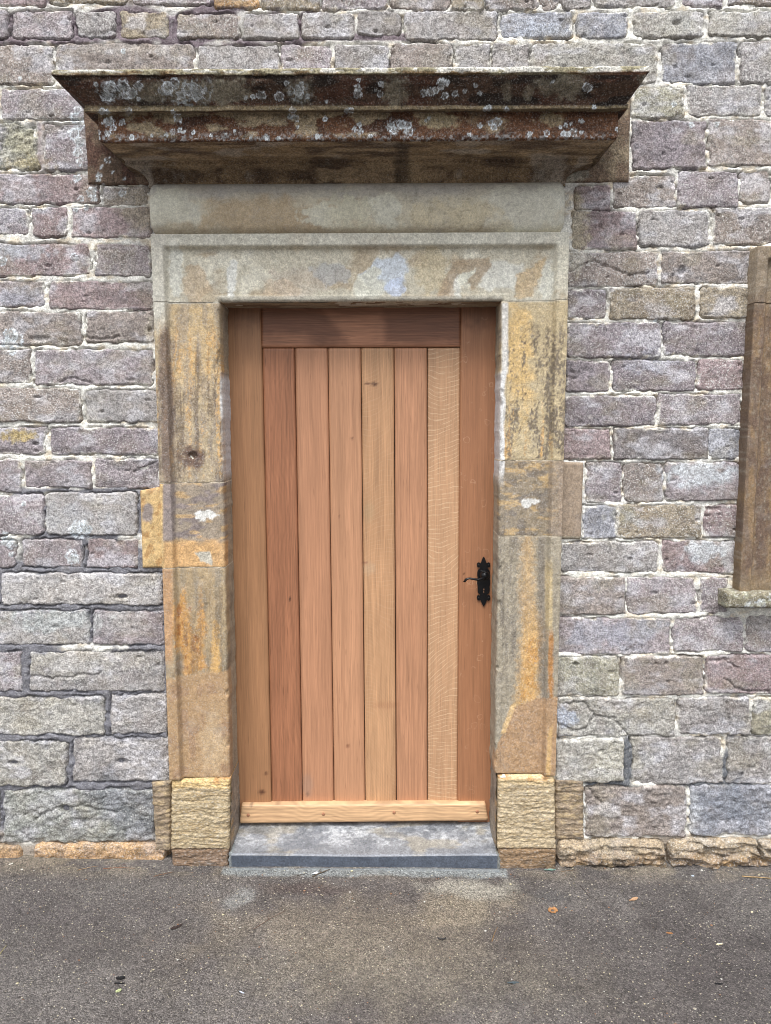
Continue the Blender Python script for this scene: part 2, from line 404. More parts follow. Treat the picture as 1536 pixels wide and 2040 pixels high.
def blob(px, py, x, y, rx, ry, amp=0.35, sc_=None, seed=0, soft=0.25):
    s = sc_ or max(4.0, min(rx, ry) * 0.6)
    d = np.sqrt(((px - x) / rx) ** 2 + ((py - y) / ry) ** 2) + amp * fbm(px / s, py / s, seed, 4)
    return ss(1 + soft, 1 - soft, d)
def poly(px, py, pts, amp=3.0, s=9.0, seed=0, soft=1.5):
    """soft mask inside a polygon"""
    X = px + amp * fbm(px / s, py / s, seed, 3); Y = py + amp * fbm(px / s + 50, py / s, seed + 3, 3)
    ins = np.zeros(px.shape, bool); dist = np.full(px.shape, 1e9)
    n = len(pts)
    for i in range(n):
        x1, y1 = pts[i]; x2, y2 = pts[(i + 1) % n]
        if y1 != y2:
            c = ((y1 > Y) != (y2 > Y)) & (X < (x2 - x1) * (Y - y1) / (y2 - y1) + x1); ins ^= c
        L = (x2 - x1) ** 2 + (y2 - y1) ** 2
        t = np.clip(((X - x1) * (x2 - x1) + (Y - y1) * (y2 - y1)) / L, 0, 1)
        dist = np.minimum(dist, np.hypot(X - x1 - t * (x2 - x1), Y - y1 - t * (y2 - y1)))
    return ss(-soft, soft, np.where(ins, dist, -dist))

# ------------------------------------------------------------------ the stone wall
CC = {'p': (150, 136, 141), 'P': (134, 120, 127), 'g': (156, 150, 147), 'r': (146, 120, 121), 'b': (142, 127, 116), 't': (152, 140, 120),
      'n': (152, 149, 132), 's': (142, 145, 156), 'w': (178, 173, 168), 'o': (178, 142, 96), 'd': (118, 108, 108), 'l': (168, 164, 152), 'm': (140, 142, 136)}
S = """-70 -40 92 12 r|99 -40 258 8 t|264 -40 424 11 p|429 -40 516 16 o|521 -40 636 18 t|642 -40 772 20 p|778 -40 896 20 b|902 -40 962 22 t|968 -40 1074 20 b|1080 -40 1110 21 b
1118 -40 1176 20 g|1184 -40 1346 14 g|1358 -40 1440 14 p|1452 -40 1600 10 b
-70 22 17 78 p|25 24 143 77 p|155 26 231 77 g|240 25 337 77 t|352 30 475 78 b|485 29 595 79 g|603 29 705 78 g|712 27 798 72 g|807 24 990 81 g|998 26 1139 77 s
1148 26 1251 78 s|1262 26 1401 77 l|1412 25 1600 75 l
-70 92 106 168 b|112 89 386 160 b|397 92 555 160 g|561 91 660 160 p|668 92 773 160 g|778 88 901 160 b|908 90 976 160 g|981 90 1052 160 g|1058 88 1308 168 l|1318 86 1466 166 s|1474 84 1600 166 g
-70 178 -4 238 p|3 179 200 239 p|1258 176 1362 236 n|1370 172 1515 232 g|1523 172 1600 232 g
-70 248 77 338 m|91 250 185 339 P|1260 242 1405 336 P|1412 239 1600 331 b
-70 348 196 405 r|205 372 296 409 b|1146 371 1215 418 r|1221 350 1344 414 b|1350 344 1468 413 p|1475 342 1532 404 b|1540 340 1600 404 b
-70 417 57 468 p|66 415 135 472 r|144 414 300 474 r|1140 422 1267 496 r|1273 420 1412 491 g|1420 414 1600 486 b
-70 487 180 549 r|191 486 298 550 p|1131 503 1308 570 b|1318 502 1492 565 b
-70 560 92 610 p|100 561 304 616 r|1130 578 1205 635 P|1214 574 1383 636 t|1393 574 1490 633 t
-70 622 162 687 b|172 622 306 682 b|1128 643 1315 712 P|1322 642 1486 708 P
-70 697 61 763 b|70 697 305 766 p|1127 720 1213 780 P|1221 718 1384 778 P|1391 717 1480 777 r
-70 774 160 840 b|173 779 316 841 g|1125 788 1305 848 P|1312 786 1476 845 p
-70 852 93 905 p|103 853 317 905 P|1120 856 1215 914 r|1224 854 1408 915 d|1413 854 1473 913 s
-70 916 42 980 p|50 917 183 971 p|190 915 318 972 p|1168 922 1238 1000 p|1242 922 1320 1000 b|1326 922 1471 996 p
-70 985 86 1065 p|94 982 272 1065 w|1160 1008 1225 1072 s|1229 1005 1396 1071 t|1402 1006 1468 1070 r
-70 1076 31 1130 p|47 1075 163 1128 p|175 1073 275 1130 r|1116 1080 1310 1139 g|1318 1078 1464 1140 r
-70 1142 -3 1204 p|4 1142 326 1204 w|1112 1150 1244 1222 b|1250 1150 1386 1222 p|1393 1150 1448 1219 p
-70 1216 178 1284 w|188 1216 327 1284 p|1110 1231 1334 1302 p|1342 1230 1477 1297 p|1485 1228 1600 1297 p
-70 1298 46 1375 p|60 1298 329 1376 g|1106 1308 1232 1385 n|1238 1307 1400 1383 b|1406 1306 1600 1380 r
-70 1388 207 1463 l|220 1384 333 1460 g|1108 1391 1346 1466 l|1351 1388 1493 1463 g|1500 1388 1600 1465 n
-70 1475 133 1566 l|147 1470 338 1556 g|1106 1471 1242 1556 l|1259 1468 1438 1561 g|1448 1468 1600 1560 g
-70 1575 0 1672 g|8 1573 309 1677 m|1166 1565 1366 1666 b|1375 1563 1600 1662 s
-70 1684 43 1712 o|70 1679 332 1715 o|1108 1670 1322 1738 O|1330 1668 1502 1738 O|1508 1672 1600 1742 O"""
CC['O'] = (146, 118, 80); CC['o'] = (182, 144, 98)
GR = {k: v if k in 'oOtnm' else tuple(int(.5 * a + .5 * g) for a, g in zip(v, (152, 152, 154))) for k, v in CC.items()}
stones = []
for row in S.replace('\n', '|').split('|'):
    f = row.split(); stones.append(tuple(float(v) for v in f[:4]) + (f[4],))

rng = random.Random(4)
stones = [((-70 - rng.random() * 90 if t[0] == -70 else t[0]), t[1], (1600 + rng.random() * 90 if t[2] == 1600 else t[2]), t[3], t[4]) for t in stones]
def box_sd(px, py, x0, y0, x1, y1, r, seed, amp=2.0):
    cx, cy = (x0 + x1) / 2, (y0 + y1) / 2; hw, hh = (x1 - x0) / 2, (y1 - y0) / 2
    wx = px + amp * fbm(px / 22, py / 22, seed, 3) + 1.1 * fbm(px / 5, py / 5, seed + 7, 2)
    wy = py + amp * 0.9 * fbm(px / 24 + 40, py / 24, seed + 1, 3) + 1.1 * fbm(px / 5 + 9, py / 5, seed + 8, 2)
    qx = np.abs(wx - cx) - hw + r; qy = np.abs(wy - cy) - hh + r
    return -(np.hypot(np.maximum(qx, 0), np.maximum(qy, 0)) + np.minimum(np.maximum(qx, qy), 0) - r)

wall = empty('stone_wall', (0, 0.06, 0)); tag(wall, 'old wall of squared purple-grey weathered stones with pale lime mortar around the doorway', 'wall')

def stone_params(i, s):
    r_ = random.Random(i * 7 + 3)
    rough = 1.0
    if s[1] > 1380: rough = 2.1
    elif s[1] > 1130 and s[0] < 700: rough = 1.5
    if s[4] in 'mO' : rough = 3.0
    if s[4] == 'o' and s[1] > 1600: rough = 1.5
    proud = 0.004 + 0.007 * r_.random()
    if s[1] > 1470: proud += 0.004
    if s[4] == 'O': proud = 0.035
    if s[4] == 'o' and s[1] > 1600: proud = 0.020
    rad = r_.choice([2, 4, 5, 8]) if s[1] < 1660 else 10
    if s[1] < 90: rad += 3
    return r_, rough, proud, rad

def stone_height(px, py, s, i, par):
    r_, rough, proud, rad = par
    sd = box_sd(px, py, *s[:4], rad, i * 13, 1.9 + 0.8 * rough)
    e = ss(-2.2, 1.6 + 1.0 * rough, sd + 1.6)
    tl, tv = (r_.random() - .5) * 0.006, (r_.random() - .5) * 0.004
    h = proud + tl * (px - (s[0] + s[2]) / 2) / (s[2] - s[0]) + tv * (py - (s[1] + s[3]) / 2) / (s[3] - s[1])
    h = h + rough * (0.0016 * fbm(px / 24, py / 18, i, 4) + 0.0008 * fbm(px / 5, py / 4, i + 50, 3))
    if s[4] in 'O': h = h + 0.020 * fbm(px / 32, py / 8, 900, 5) - 0.03 * ss(1715, 1740, py + 8 * fbm(px / 30, py * 0, 5, 3))
    if s[4] == 'm' or s[1] > 1560: h = h + 0.003 * fbm(px / 14, py / 8, i + 5, 4)
    if s[1] < 1380 and r_.random() < .5:      # upright tool marks
        h = h + .0007 * fbm(px / 2.6 + .12 * py, py / 22, i + 21, 2)
    if s[1] > 1380: h = h + .0016 * 0.55 * fbm(px / 20, py / 6 + fbm(px / 40, py / 20, 8, 2), i + 22, 3)   # bedding
    # pits and chips
    for k in range(r_.choice([0, 1, 1, 2, 3])):
        cx = s[0] + (s[2] - s[0]) * r_.random(); cy = s[1] + (s[3] - s[1]) * r_.random()
        rx = 2.5 + 5 * r_.random(); ry = 1.6 + 2.2 * r_.random()
        h = h - (0.003 + 0.006 * r_.random()) * ss(1.3, 0.5, np.hypot((px - cx) / rx, (py - cy) / ry))
    for (cx, cy, rx, ry, dp) in PITS:
        if s[0] < cx < s[2] and s[1] < cy < s[3]:
            h = h - dp * ss(1.3, 0.55, np.hypot((px - cx) / rx, (py - cy) / ry) + 0.2 * fbm(px / 4, py / 4, 3, 2))
    for pl in CRACKS:
        if not (s[0] < pl[1][0] < s[2] and s[1] - 6 < pl[1][1] < s[3] + 6): continue
        dd = np.full(px.shape, 99.0); X = px + 3 * fbm(px / 7, py / 7, 31, 3); Y = py + 3 * fbm(px / 7, py / 7, 33, 3)
        for (x1, y1), (x2, y2) in zip(pl[:-1], pl[1:]):
            t = np.clip(((X - x1) * (x2 - x1) + (Y - y1) * (y2 - y1)) / ((x2 - x1) ** 2 + (y2 - y1) ** 2), 0, 1)
            dd = np.minimum(dd, np.hypot(X - x1 - t * (x2 - x1), Y - y1 - t * (y2 - y1)))
        h = h - 0.008 * ss(3.2, 0.8, dd)
    ch = ss(0.62, 0.8, vn(px / 30 + i, py / 30, i + 3)) * ss(16, 3, sd) * 0.004
    h = h - ch
    return np.where(True, h * e - 0.016 * (1 - e), h), sd
CRACKS = [[(1108, 1440), (1138, 1453), (1166, 1452), (1182, 1424), (1222, 1430), (1250, 1462)], [(1184, 1426), (1165, 1398), (1120, 1402)], [(1442, 1392), (1452, 1450), (1446, 1500)], [(0, 1356), (70, 1346), (100, 1352), (200, 1340)], [(268, 940), (300, 926), (312, 920)],
          [(70, 1632), (100, 1612), (160, 1604), (230, 1618)], [(1168, 1560), (1184, 1588), (1200, 1600)], [(120, 760), (150, 752), (180, 762)], [(1134, 540), (1180, 520), (1250, 548), (1290, 545)], [(1440, 1350), (1470, 1372), (1530, 1378)], [(1410, 1315), (1440, 1312), (1470, 1330)], [(160, 665), (190, 676), (240, 672)]]
PITS = [(243, 1188, 13, 4.5, .02), (132, 1612, 15, 9, .018), (27, 1518, 10, 4, .018), (244, 1516, 13, 5, .018), (1146, 1322, 5, 3, .018), (1357, 541, 8, 8, .014), (75, 791, 9, 2.5, .012), (300, 658, 4, 4, .015),
        (80, 675, 22, 6, .008), (1346, 48, 9, 5, .01), (1254, 1113, 5, 3, .01), (1475, 1540, 5, 3, .012), (105, 232, 5, 3, .012), (72, 884, 6, 2.5, .012), (290, 933, 14, 3, .008), (1420, 1012, 17, 4, .008), (1395, 1140, 5, 3, .008), (123, 258, 6, 3, .008), (1282, 210, 4, 3, .008)]

PATCH = [  # pale bloom and coloured stains on the stones
    (1400, 945, 70, 26, (200, 208, 216), .8), (1400, 1098, 38, 20, (196, 202, 208), .8), (1450, 1100, 14, 40, (200, 204, 206), .5), (120, 1235, 90, 22, (176, 184, 184), .6), (1350, 60, 40, 20, (186, 184, 172), .5),
    (40, 868, 30, 12, (190, 165, 90), .75), (1120, 1428, 22, 16, (176, 186, 204), .85), (150, 1315, 120, 30, (186, 182, 170), .5), (1300, 720, 60, 20, (180, 182, 196), .5), (1450, 1600, 60, 40, (128, 134, 146), .8),
    (1380, 1600, 12, 45, (196, 200, 206), .6), (40, 290, 40, 40, (176, 172, 140), .5), (60, 330, 50, 16, (170, 150, 96), .4), (280, 430, 30, 60, (186, 176, 150), .45), (1150, 460, 22, 60, (188, 178, 148), .7), (1150, 520, 20, 20, (206, 202, 190), .8),
    (250, 100, 120, 10, (184, 176, 166), .4), (1240, 1030, 30, 20, (150, 148, 120), .4), (15, 420, 60, 30, (176, 180, 190), .4), (40, 500, 60, 16, (178, 186, 198), .5), (30, 590, 50, 18, (172, 178, 192), .45), (1215, 1260, 90, 30, (168, 174, 190), .5),
    (1060, 60, 60, 18, (184, 192, 206), .6), (900, 120, 60, 30, (150, 146, 136), .4), (130, 1030, 60, 30, (176, 178, 182), .5), (230, 1240, 60, 20, (182, 180, 178), .4), (260, 1600, 80, 60, (112, 116, 122), .7), (60, 1600, 50, 40, (160, 160, 152), .4), (1230, 1500, 60, 40, (176, 172, 150), .4), (305, 660, 12, 30, (196, 188, 168), .5)]
def wall_colour(px, py, base, i):
    c = np.broadcast_to(base, px.shape + (3,)).copy()
    k = 1 + 0.16 * fbm(px / 34, py / 28, i + 300, 4) + 0.12 * fbm(px / 7, py / 6, i + 310, 3)
    c = c * k[..., None]
    w = ss(0.1, 0.65, fbm(px / 45, py / 26, i + 77, 4)) * (0.12 if py.mean() > 1660 else 0.5)
    c = mixc(c, col(206, 206, 214), w)
    w = ss(0.15, 0.7, fbm(px / 30, py / 30, i + 99, 4)) * 0.4
    c = mixc(c, col(136, 125, 122), w * .8)
    w = ss(0.2, 0.7, fbm(px / 60, py / 40, 7, 4)) * 0.35
    c = mixc(c, col(150, 142, 118), w)
    if py.mean() > 1660:
        c = mixc(c, col(84, 72, 60), ss(.0, .5, fbm(px / 14, py / 9, i + 500, 4)) * (.75 if px.mean() > 700 else .3))
        c = mixc(c, col(176, 162, 138), ss(1706, 1680, py + 9 * fbm(px / 18, py / 12, 9, 3)) * (.6 if px.mean() > 700 else .1))
    for j, (x, y, rx, ry, cc, a) in enumerate(PATCH):
        if (abs(px.mean() - x) < rx + 260): c = mixc(c, col(*cc), blob(px, py, x, y, rx, ry, .6, None, j + 400, .35) * a)
    c = paint_lichen(c, px, py, LICH_WALL, 0.95)
    return c

for i, s in enumerate(stones):
    par = stone_params(i, s)
    ext = 5
    base = (0.36 * col(*CC[s[4]]) + 0.64 * col(*GR[s[4]])) * (1.0 + 0.2 * random.Random(i).random())
    st_box = {}
    def hfun(px, py, *_):
        h, sd = stone_height(px, py, s, i, par); st_box['sd'] = sd
        return h + lichen_h(px, py, LICH_WALL)
    def cfun(px, py):
        c = wall_colour(px, py, base, i)
        # mortar smeared over the edges of the stone
        sd = st_box['sd']
        m = (.25 if s[1] > 1660 else 1.0) * ss(4.5, 0.0, sd + 3.0 * fbm(px / 9, py / 8, i + 44, 3)) * ss(0.0, 0.5, fbm(px / 28, py / 28, i + 66, 3))
        c = mixc(c, mortar_colour(px, py), m * 0.85)
        return c
    def mortar_colour(px, py):
        c = np.broadcast_to(col(240, 238, 228), px.shape + (3,)).copy()
        c = mixc(c, col(222, 220, 214), ss(0, .6, fbm(px / 25, py / 18, 71, 4)))
        c = mixc(c, col(224, 202, 164), ss(.1, .7, fbm(px / 20, py / 12, 72, 4)) * .6)
        n1 = 14 * fbm(px / 40, py / 20, 73, 3)
        g = ss(966, 976, py + n1 * .5) * ss(640, 600, px) * ss(1690, 1640, py)
        g = g * (1 - blob(px, py, 180, 1290, 60, 10, .4, 12, 3)) * (1 - ss(.35, .7, fbm(px / 45, py / 30, 75, 3)) * ss(1150, 1050, py))
        c = mixc(c, col(122, 122, 130), g)
        g = ss(660, 620, px + n1 * 3) * ss(100, 84, py + n1) * ss(-.45, -.1, fbm(px / 70, py / 60, 76, 2))
        g = np.maximum(g, ss(86, 80, py) * ss(62, 70, py) * ss(840, 800, px) * ss(560, 620, px))
        c = mixc(c, col(124, 110, 118), g)
        g = ss(118, 60, px) * ss(350, 335, py) * ss(240, 250, py) * ss(70, 80, px)
        c = mixc(c, col(128, 108, 116), g)
        g = np.maximum(blob(px, py, 1250, 1512, 13, 52, .2, 8, 5), blob(px, py, 1446, 1530, 8, 40, .2, 8, 6))
        g = np.maximum(g, blob(px, py, 1420, 1562, 90, 7, .2, 8, 7)); g = np.maximum(g, blob(px, py, 1230, 1562, 30, 8, .2, 8, 8)); g = np.maximum(g, blob(px, py, 1180, 1552, 18, 20, .3, 8, 9))
        c = mixc(c, col(104, 108, 114), g)
        g = ss(1655, 1680, py + n1)
        c = mixc(c, col(150, 134, 116), g * .85)
        return c
    hf('stone', wall, rect(s[0] - ext, s[1] - ext, s[2] + ext, s[3] + ext), 0.0, 2.25, hfun, cfun, 0.06,
       M_ROUGH if (s[1] > 1380 or s[4] in 'mO') else M_WALL)

# mortar bed: one sheet of wall behind and between the stones, open at the door and the window
xs = np.arange(-170, 1700, 2.7); ys = np.arange(-60, 1765, 2.7)
PX, PY = np.meshgrid(xs, ys[::-1])
P = at(PX, PY, 0.0)
sdm = np.full(PX.shape, -99.0)
for i, s in enumerate(stones):
    j0, j1 = np.searchsorted(xs, [s[0] - 14, s[2] + 14]); yy = ys[::-1]
    k = np.where((yy > s[1] - 14) & (yy < s[3] + 14))[0]
    if len(k) == 0 or j1 <= j0: continue
    sl = (slice(k[0], k[-1] + 1), slice(j0, j1))
    par = stone_params(i, s)
    sdm[sl] = np.maximum(sdm[sl], box_sd(PX[sl], PY[sl], *s[:4], par[3], i * 13, 1.9 + .8 * par[1]))
hm = 0.0032 + 0.0022 * fbm(PX / 22, PY / 16, 60, 4) + 0.0008 * fbm(PX / 5, PY / 4, 61, 3)
crack = ss(-4.2, -2.2, sdm) * ss(-0.15, 0.3, fbm(PX / 34, PY / 22, 62, 3))
hm = hm - 0.014 * crack - 0.007 * ss(-1.0, 4.0, sdm)
hm += 0.004 * ss(-7, -4, -np.abs(sdm + 7)) * ss(0, .6, fbm(PX / 30, PY / 20, 63, 3))
P[..., 1] -= hm
Cm = mortar_colour(PX, PY)
Cm *= (1 + 0.14 * fbm(PX / 9, PY / 7, 64, 3))[..., None]
Cm = paint_lichen(Cm, PX, PY, LICH_WALL, 0.95)
hole = ((PX > 400) & (PX < 1040) & (PY > 520) & (PY < 1765)) | ((PX > 1530) & (PY > 510) & (PY < 1180)) | ((PX > 330) & (PX < 1100) & (PY > 170) & (PY < 1765))
hole |= (PX > 1505 - (PY - 500) * .05 + 14) & (PY > 505) & (PY < 1176)
keep = ~hole[:-1, :-1]
V = P.reshape(-1, 3); Q = grid_faces(len(xs), len(ys), keep)
used = np.zeros(len(V), bool); used[Q.ravel()] = True; re = np.cumsum(used) - 1
mesh_obj('mortar', V[used], re[Q], Cm.reshape(-1, 3)[used], M_MORTAR, wall)

# the rest of the wall to either side and above: stones nobody sees in the photograph, one joined part
rows_y = [(-40, 12), (22, 78), (88, 166), (176, 238), (246, 338), (348, 408), (417, 472), (487, 550), (560, 613), (622, 685), (697, 763), (775, 840), (852, 905), (916, 975), (985, 1065), (1076, 1130), (1142, 1204), (1216, 1284), (1298, 1375), (1388, 1463), (1475, 1560), (1573, 1670), (1680, 1740)]
rows_y = [(-560 + k * 74, -560 + k * 74 + 64) for k in range(7)] + rows_y
parts = []
rr = random.Random(9)
def simple_block(x0, y0, x1, y1, i):
    n = max(5, int((x1 - x0) / 4.5)); m = max(4, int((y1 - y0) / 4.5))
    px, py = np.meshgrid(np.linspace(x0 - 4, x1 + 4, n), np.linspace(y1 + 4, y0 - 4, m))
    s = (x0, y0, x1, y1, 'p'); h, sd = stone_height(px, py, s, i, (random.Random(i), 1.2, .008, 4))
    Pb = at(px, py, 0.0); Pb[..., 1] -= h
    c = wall_colour(px, py, col(*CC[random.Random(i).choice('pPgrbg')]), i)
    parts.append(with_skirt(Pb, c, 0.06))
bi = 2000
for (y0, y1) in rows_y:
    ym = (y0 + y1) / 2
    lo_ = min([t[0] for t in stones if t[1] < ym < t[3]] + [-78]) - 9; hi_ = max([t[2] for t in stones if t[1] < ym < t[3]] + [1600]) + 9
    spans = [(-900, lo_), (hi_, 2500)] if y0 >= -40 else [(-900, 2500)]
    for (a, b_) in spans:
        x = a if a > 0 else a + rr.random() * 60
        while x < b_ - 60:
            w = rr.choice([90, 120, 150, 190, 220]); x1 = b_ if b_ - x - w < 70 else x + w
            win = y0 > 480 and y0 < 1180 and x1 > 1500 and x < 2210
            if x1 - x > 30 and not win and not (y0 < -40 and y0 > -60): simple_block(x, y0, x1, y1, bi); bi += 1
            x = x1 + 9
V, Q, Cc = join(parts)
o = mesh_obj('far_stones', V, Q, Cc, M_WALL, wall); o['kind'] = 'stuff'
def sheet(x0, y0, x1, y1, nx, ny, Y=-0.0025):
    px, py = np.meshgrid(np.linspace(x0, x1, nx), np.linspace(y1, y0, ny)); Ps = at(px, py, Y)
    v, q = patch(Ps); return v, q, col(196, 186, 166)
V, Q, Cc = join([sheet(-900, -560, -168, 1765, 30, 60), sheet(1697, -560, 2500, 505, 30, 30), sheet(1697, 1180, 2500, 1765, 30, 20), sheet(2210, 505, 2500, 1180, 10, 20), sheet(-168, -560, 1697, -58, 50, 20)])
mesh_obj('mortar', V, Q, Cc, M_MORTAR, wall)

# ------------------------------------------------------------------ stone door surround
sur = empty('door_surround', tuple(at(720, 1720, -0.04) * [1, 1, 0])); tag(sur, 'moulded ochre and grey sandstone surround framing the new oak door, on ridged plinth blocks', 'door surround')
def F_prof(d):
    """how far the architrave stands out at distance d (metres) from the edge of the opening"""
    d = np.asarray(d, float)
    f = 0.030 + 0.012 * np.sqrt(np.clip(1 - (1 - np.clip(d / 0.010, 0, 1)) ** 2, 0, 1))
    f = f - 0.0035 * ss(0.0215, 0.0225, d) + 0.0005 * ss(0.0225, 0.0245, d) - 0.0
    f = f + 0.022 * (ss(0.168, 0.186, d) ** 1.6)
    return f
XO_L = lambda z: np.interp(z, [at(459, 1545, -.04)[2], at(437, 603, -.04)[2]], [at(459, 1545, -.04)[0], at(437, 603, -.04)[0]])
XO_R = lambda z: np.interp(z, [at(985, 1545, -.04)[2], at(1000, 598, -.04)[2]], [at(985, 1545, -.04)[0], at(1000, 598, -.04)[0]])
ZT = at(718, 600.5, -.04)[2]
W_ARC = 0.222; Y_BACK = 0.22

PLASTER = col(212, 211, 206)
def surround_colour(px, py, depth=None):
    c = np.broadcast_to(col(176, 158, 126), px.shape + (3,)).copy()
    right = px > 718
    up = ss(640, 590, py + 8 * fbm(px / 12, py / 12, 3, 3))
    # lintel
    L = np.broadcast_to(col(190, 184, 164), px.shape + (3,)).copy()
    L = mixc(L, col(170, 152, 122), ss(-.1, .5, fbm(px / 60, py / 40, 120, 4)) * .7)
    L = mixc(L, col(206, 202, 184), ss(.1, .6, fbm(px / 45, py / 40, 121, 4)) * .8)
    for j, (x, y, rx, ry, cc, a) in enumerate([(461, 560, 9, 34, (212, 212, 204), 1), (467, 530, 6, 14, (212, 212, 204), 1), (350, 540, 14, 60, (206, 206, 194), .9), (770, 545, 46, 34, (192, 200, 208), 1), (735, 570, 30, 34, (205, 205, 190), .9), (790, 575, 20, 20, (186, 198, 220), .8),
            (905, 572, 18, 26, (214, 214, 204), .9), (935, 550, 18, 20, (210, 210, 194), .9), (1000, 545, 46, 30, (206, 206, 196), .9), (1090, 560, 14, 40, (206, 206, 194), .8), (890, 580, 16, 20, (178, 154, 122), .6), (390, 570, 26, 40, (184, 164, 134), .8), (600, 560, 60, 30, (182, 172, 156), .7), (860, 540, 30, 50, (188, 174, 140), .7), (560, 575, 40, 20, (190, 168, 140), .5), (660, 545, 40, 24, (166, 168, 168), .7)]):
        L = mixc(L, col(*cc), blob(px, py, x, y, rx, ry, .35, None, 130 + j, .12) * a)
    L = mixc(L, col(160, 140, 112), poly(px, py, [(905, 520), (975, 512), (980, 530), (955, 560), (938, 580), (932, 562), (950, 535), (915, 545), (890, 590), (868, 590)], 4, 8, 145, 3) * .8)
    L = mixc(L, col(188, 164, 124), poly(px, py, [(1030, 545), (1060, 530), (1088, 510), (1080, 540), (1060, 592), (1024, 595)], 4, 9, 146, 3) * .85)
    # mouldings of the lintel are paler
    L = mixc(L, col(200, 198, 184), ss(496, 488, py) * .7)
    L = mixc(L, col(176, 172, 158), ss(588, 592, py) * (px > 440) * (px < 1000) * .7)
    # jambs -- left
    J = c.copy()
    J = mixc(J, col(200, 170, 118), blob(px, py, 388, 700, 44, 90, .5, 22, 150, .5) * .8)
    J = mixc(J, col(160, 144, 122), ss(-.1, .5, fbm(px / 12, py / 70, 151, 4)) * .7)
    J = mixc(J, col(150, 136, 116), ss(740, 800, py) * ss(0, .7, fbm(px / 14, py / 40, 152, 4)))
    J = mixc(J, col(204, 160, 92), ss(.0, .7, fbm(px / 9, py / 60, 153, 4) + .5 * fbm(px / 3, py / 3, 158, 2)) * ss(620, 680, py) * ss(960, 940, py) * .8)
    edge = np.abs(np.where(right, px - (1095 - (py - 900) * .022), px - (337 + (py - 900) * .022)))
    J = mixc(J, col(112, 94, 84), ss(19, 5, edge + 7 * fbm(px / 7, py / 40, 154, 3)) * ss(620, 700, py + 40 * fbm(px / 9, py / 30, 155, 2)) * ss(1010, 940, py) * .85)
    st_ = ss(.12, .62, fbm(px / 7, py / 90, 156, 3) + .35 * fbm(px / 2.6, py / 4, 148, 2)) * (ss(650, 760, py + 60 * fbm(px / 8, py * 0, 147, 2)))
    J = mixc(J, col(98, 82, 70), st_ * np.where(right, .0, .62) * ss(965, 955, py))
    J = mixc(J, col(96, 74, 66), blob(px, py, 383, 912, 24, 22, .4, 9, 156, .4) * .9)
    # left tie stone
    tie = ss(960, 963, py) * ss(1131, 1128, py) * (~right)
    T = np.broadcast_to(col(150, 136, 118), px.shape + (3,)).copy()
    T = mixc(T, col(134, 122, 118), ss(0, .6, fbm(px / 26, py / 14, 160, 4)))
    T = mixc(T, col(190, 156, 104), ss(.05, .5, fbm(px / 30, py / 9, 161, 4)) * .8)
    T = mixc(T, col(198, 156, 100), ss(1070, 1084, py + 10 * fbm(px / 20, py / 12, 162, 3)))
    T = mixc(T, col(202, 170, 112), ss(334, 326, px)); T = mixc(T, col(170, 128, 72), ss(334, 326, px) * ss(.0, .5, fbm(px / 9, py / 14, 163, 4)) * .8)
    T = mixc(T, col(142, 130, 124), blob(px, py, 296, 1020, 12, 20, .4, 8, 164))
    T = mixc(T, col(140, 128, 124), ss(326, 330, px) * ss(352, 346, px) * ss(1080, 1072, py) * .9)
    J = mixc(J, T, tie)
    J = mixc(J, PLASTER, np.maximum(blob(px, py, 412, 1025, 24, 7, .45, 9, 165, .1), blob(px, py, 400, 1030, 10, 8, .4, 6, 166, .1)))
    J = mixc(J, col(186, 180, 164), poly(px, py, [(386, 1100), (418, 1098), (424, 1128), (400, 1118)], 2, 8, 167))
    # left lower stone
    lo = ss(1129, 1132, py) * (~right)
    B = np.broadcast_to(col(166, 144, 108), px.shape + (3,)).copy()
    B = mixc(B, col(146, 132, 108), ss(0, .6, fbm(px / 14, py / 60, 170, 4)) * .8)
    B = mixc(B, col(196, 142, 62), poly(px, py, [(344, 1190), (352, 1215), (366, 1170), (376, 1230), (392, 1285), (398, 1170), (410, 1250), (404, 1300), (412, 1330), (372, 1345), (352, 1340), (358, 1300), (345, 1260)], 5, 5, 171, 5) * .85)
    B = mixc(B, col(206, 160, 84), poly(px, py, [(426, 1235), (434, 1240), (440, 1345), (418, 1345)], 4, 5, 172, 4) * .8)
    B = mixc(B, col(150, 92, 30), ss(.15, .55, fbm(px / 7, py / 12, 173, 4)) * poly(px, py, [(350, 1190), (376, 1190), (410, 1330), (375, 1345), (352, 1300)], 3, 9, 174, 4) * .8)
    B = mixc(B, col(128, 116, 96), ss(12, 3, np.abs(px - 358)) * ss(1290, 1310, py) * ss(1350, 1335, py) * .8)
    B = mixc(B, col(112, 96, 76), ss(.05, .6, fbm(px / 8, py / 70, 144, 3) + .4 * fbm(px / 2.8, py / 4, 143, 2)) * ss(1150, 1200, py) * ss(345, 352, px) * .5)
    B = mixc(B, col(170, 138, 98), ss(1340, 1350, py + 0.12 * (px - 380) + 4 * fbm(px / 9, py / 9, 175, 3)))
    B = mixc(B, col(150, 118, 90), ss(1350, 1370, py) * ss(.1, .6, fbm(px / 16, py / 26, 176, 4)) * .6)
    B = mixc(B, col(188, 162, 124), ss(1350, 1370, py) * blob(px, py, 425, 1480, 22, 60, .4, 12, 177, .5) * .6)
    B = mixc(B, col(184, 140, 96), ss(352, 343, px) * ss(1330, 1300, py) * .8)
    J = mixc(J, B, lo)
    # right side
    Rr = np.broadcast_to(col(186, 168, 130), px.shape + (3,)).copy()
    Rr = mixc(Rr, col(206, 172, 108), blob(px, py, 1034, 720, 26, 110, .5, 16, 180, .5) * .9)
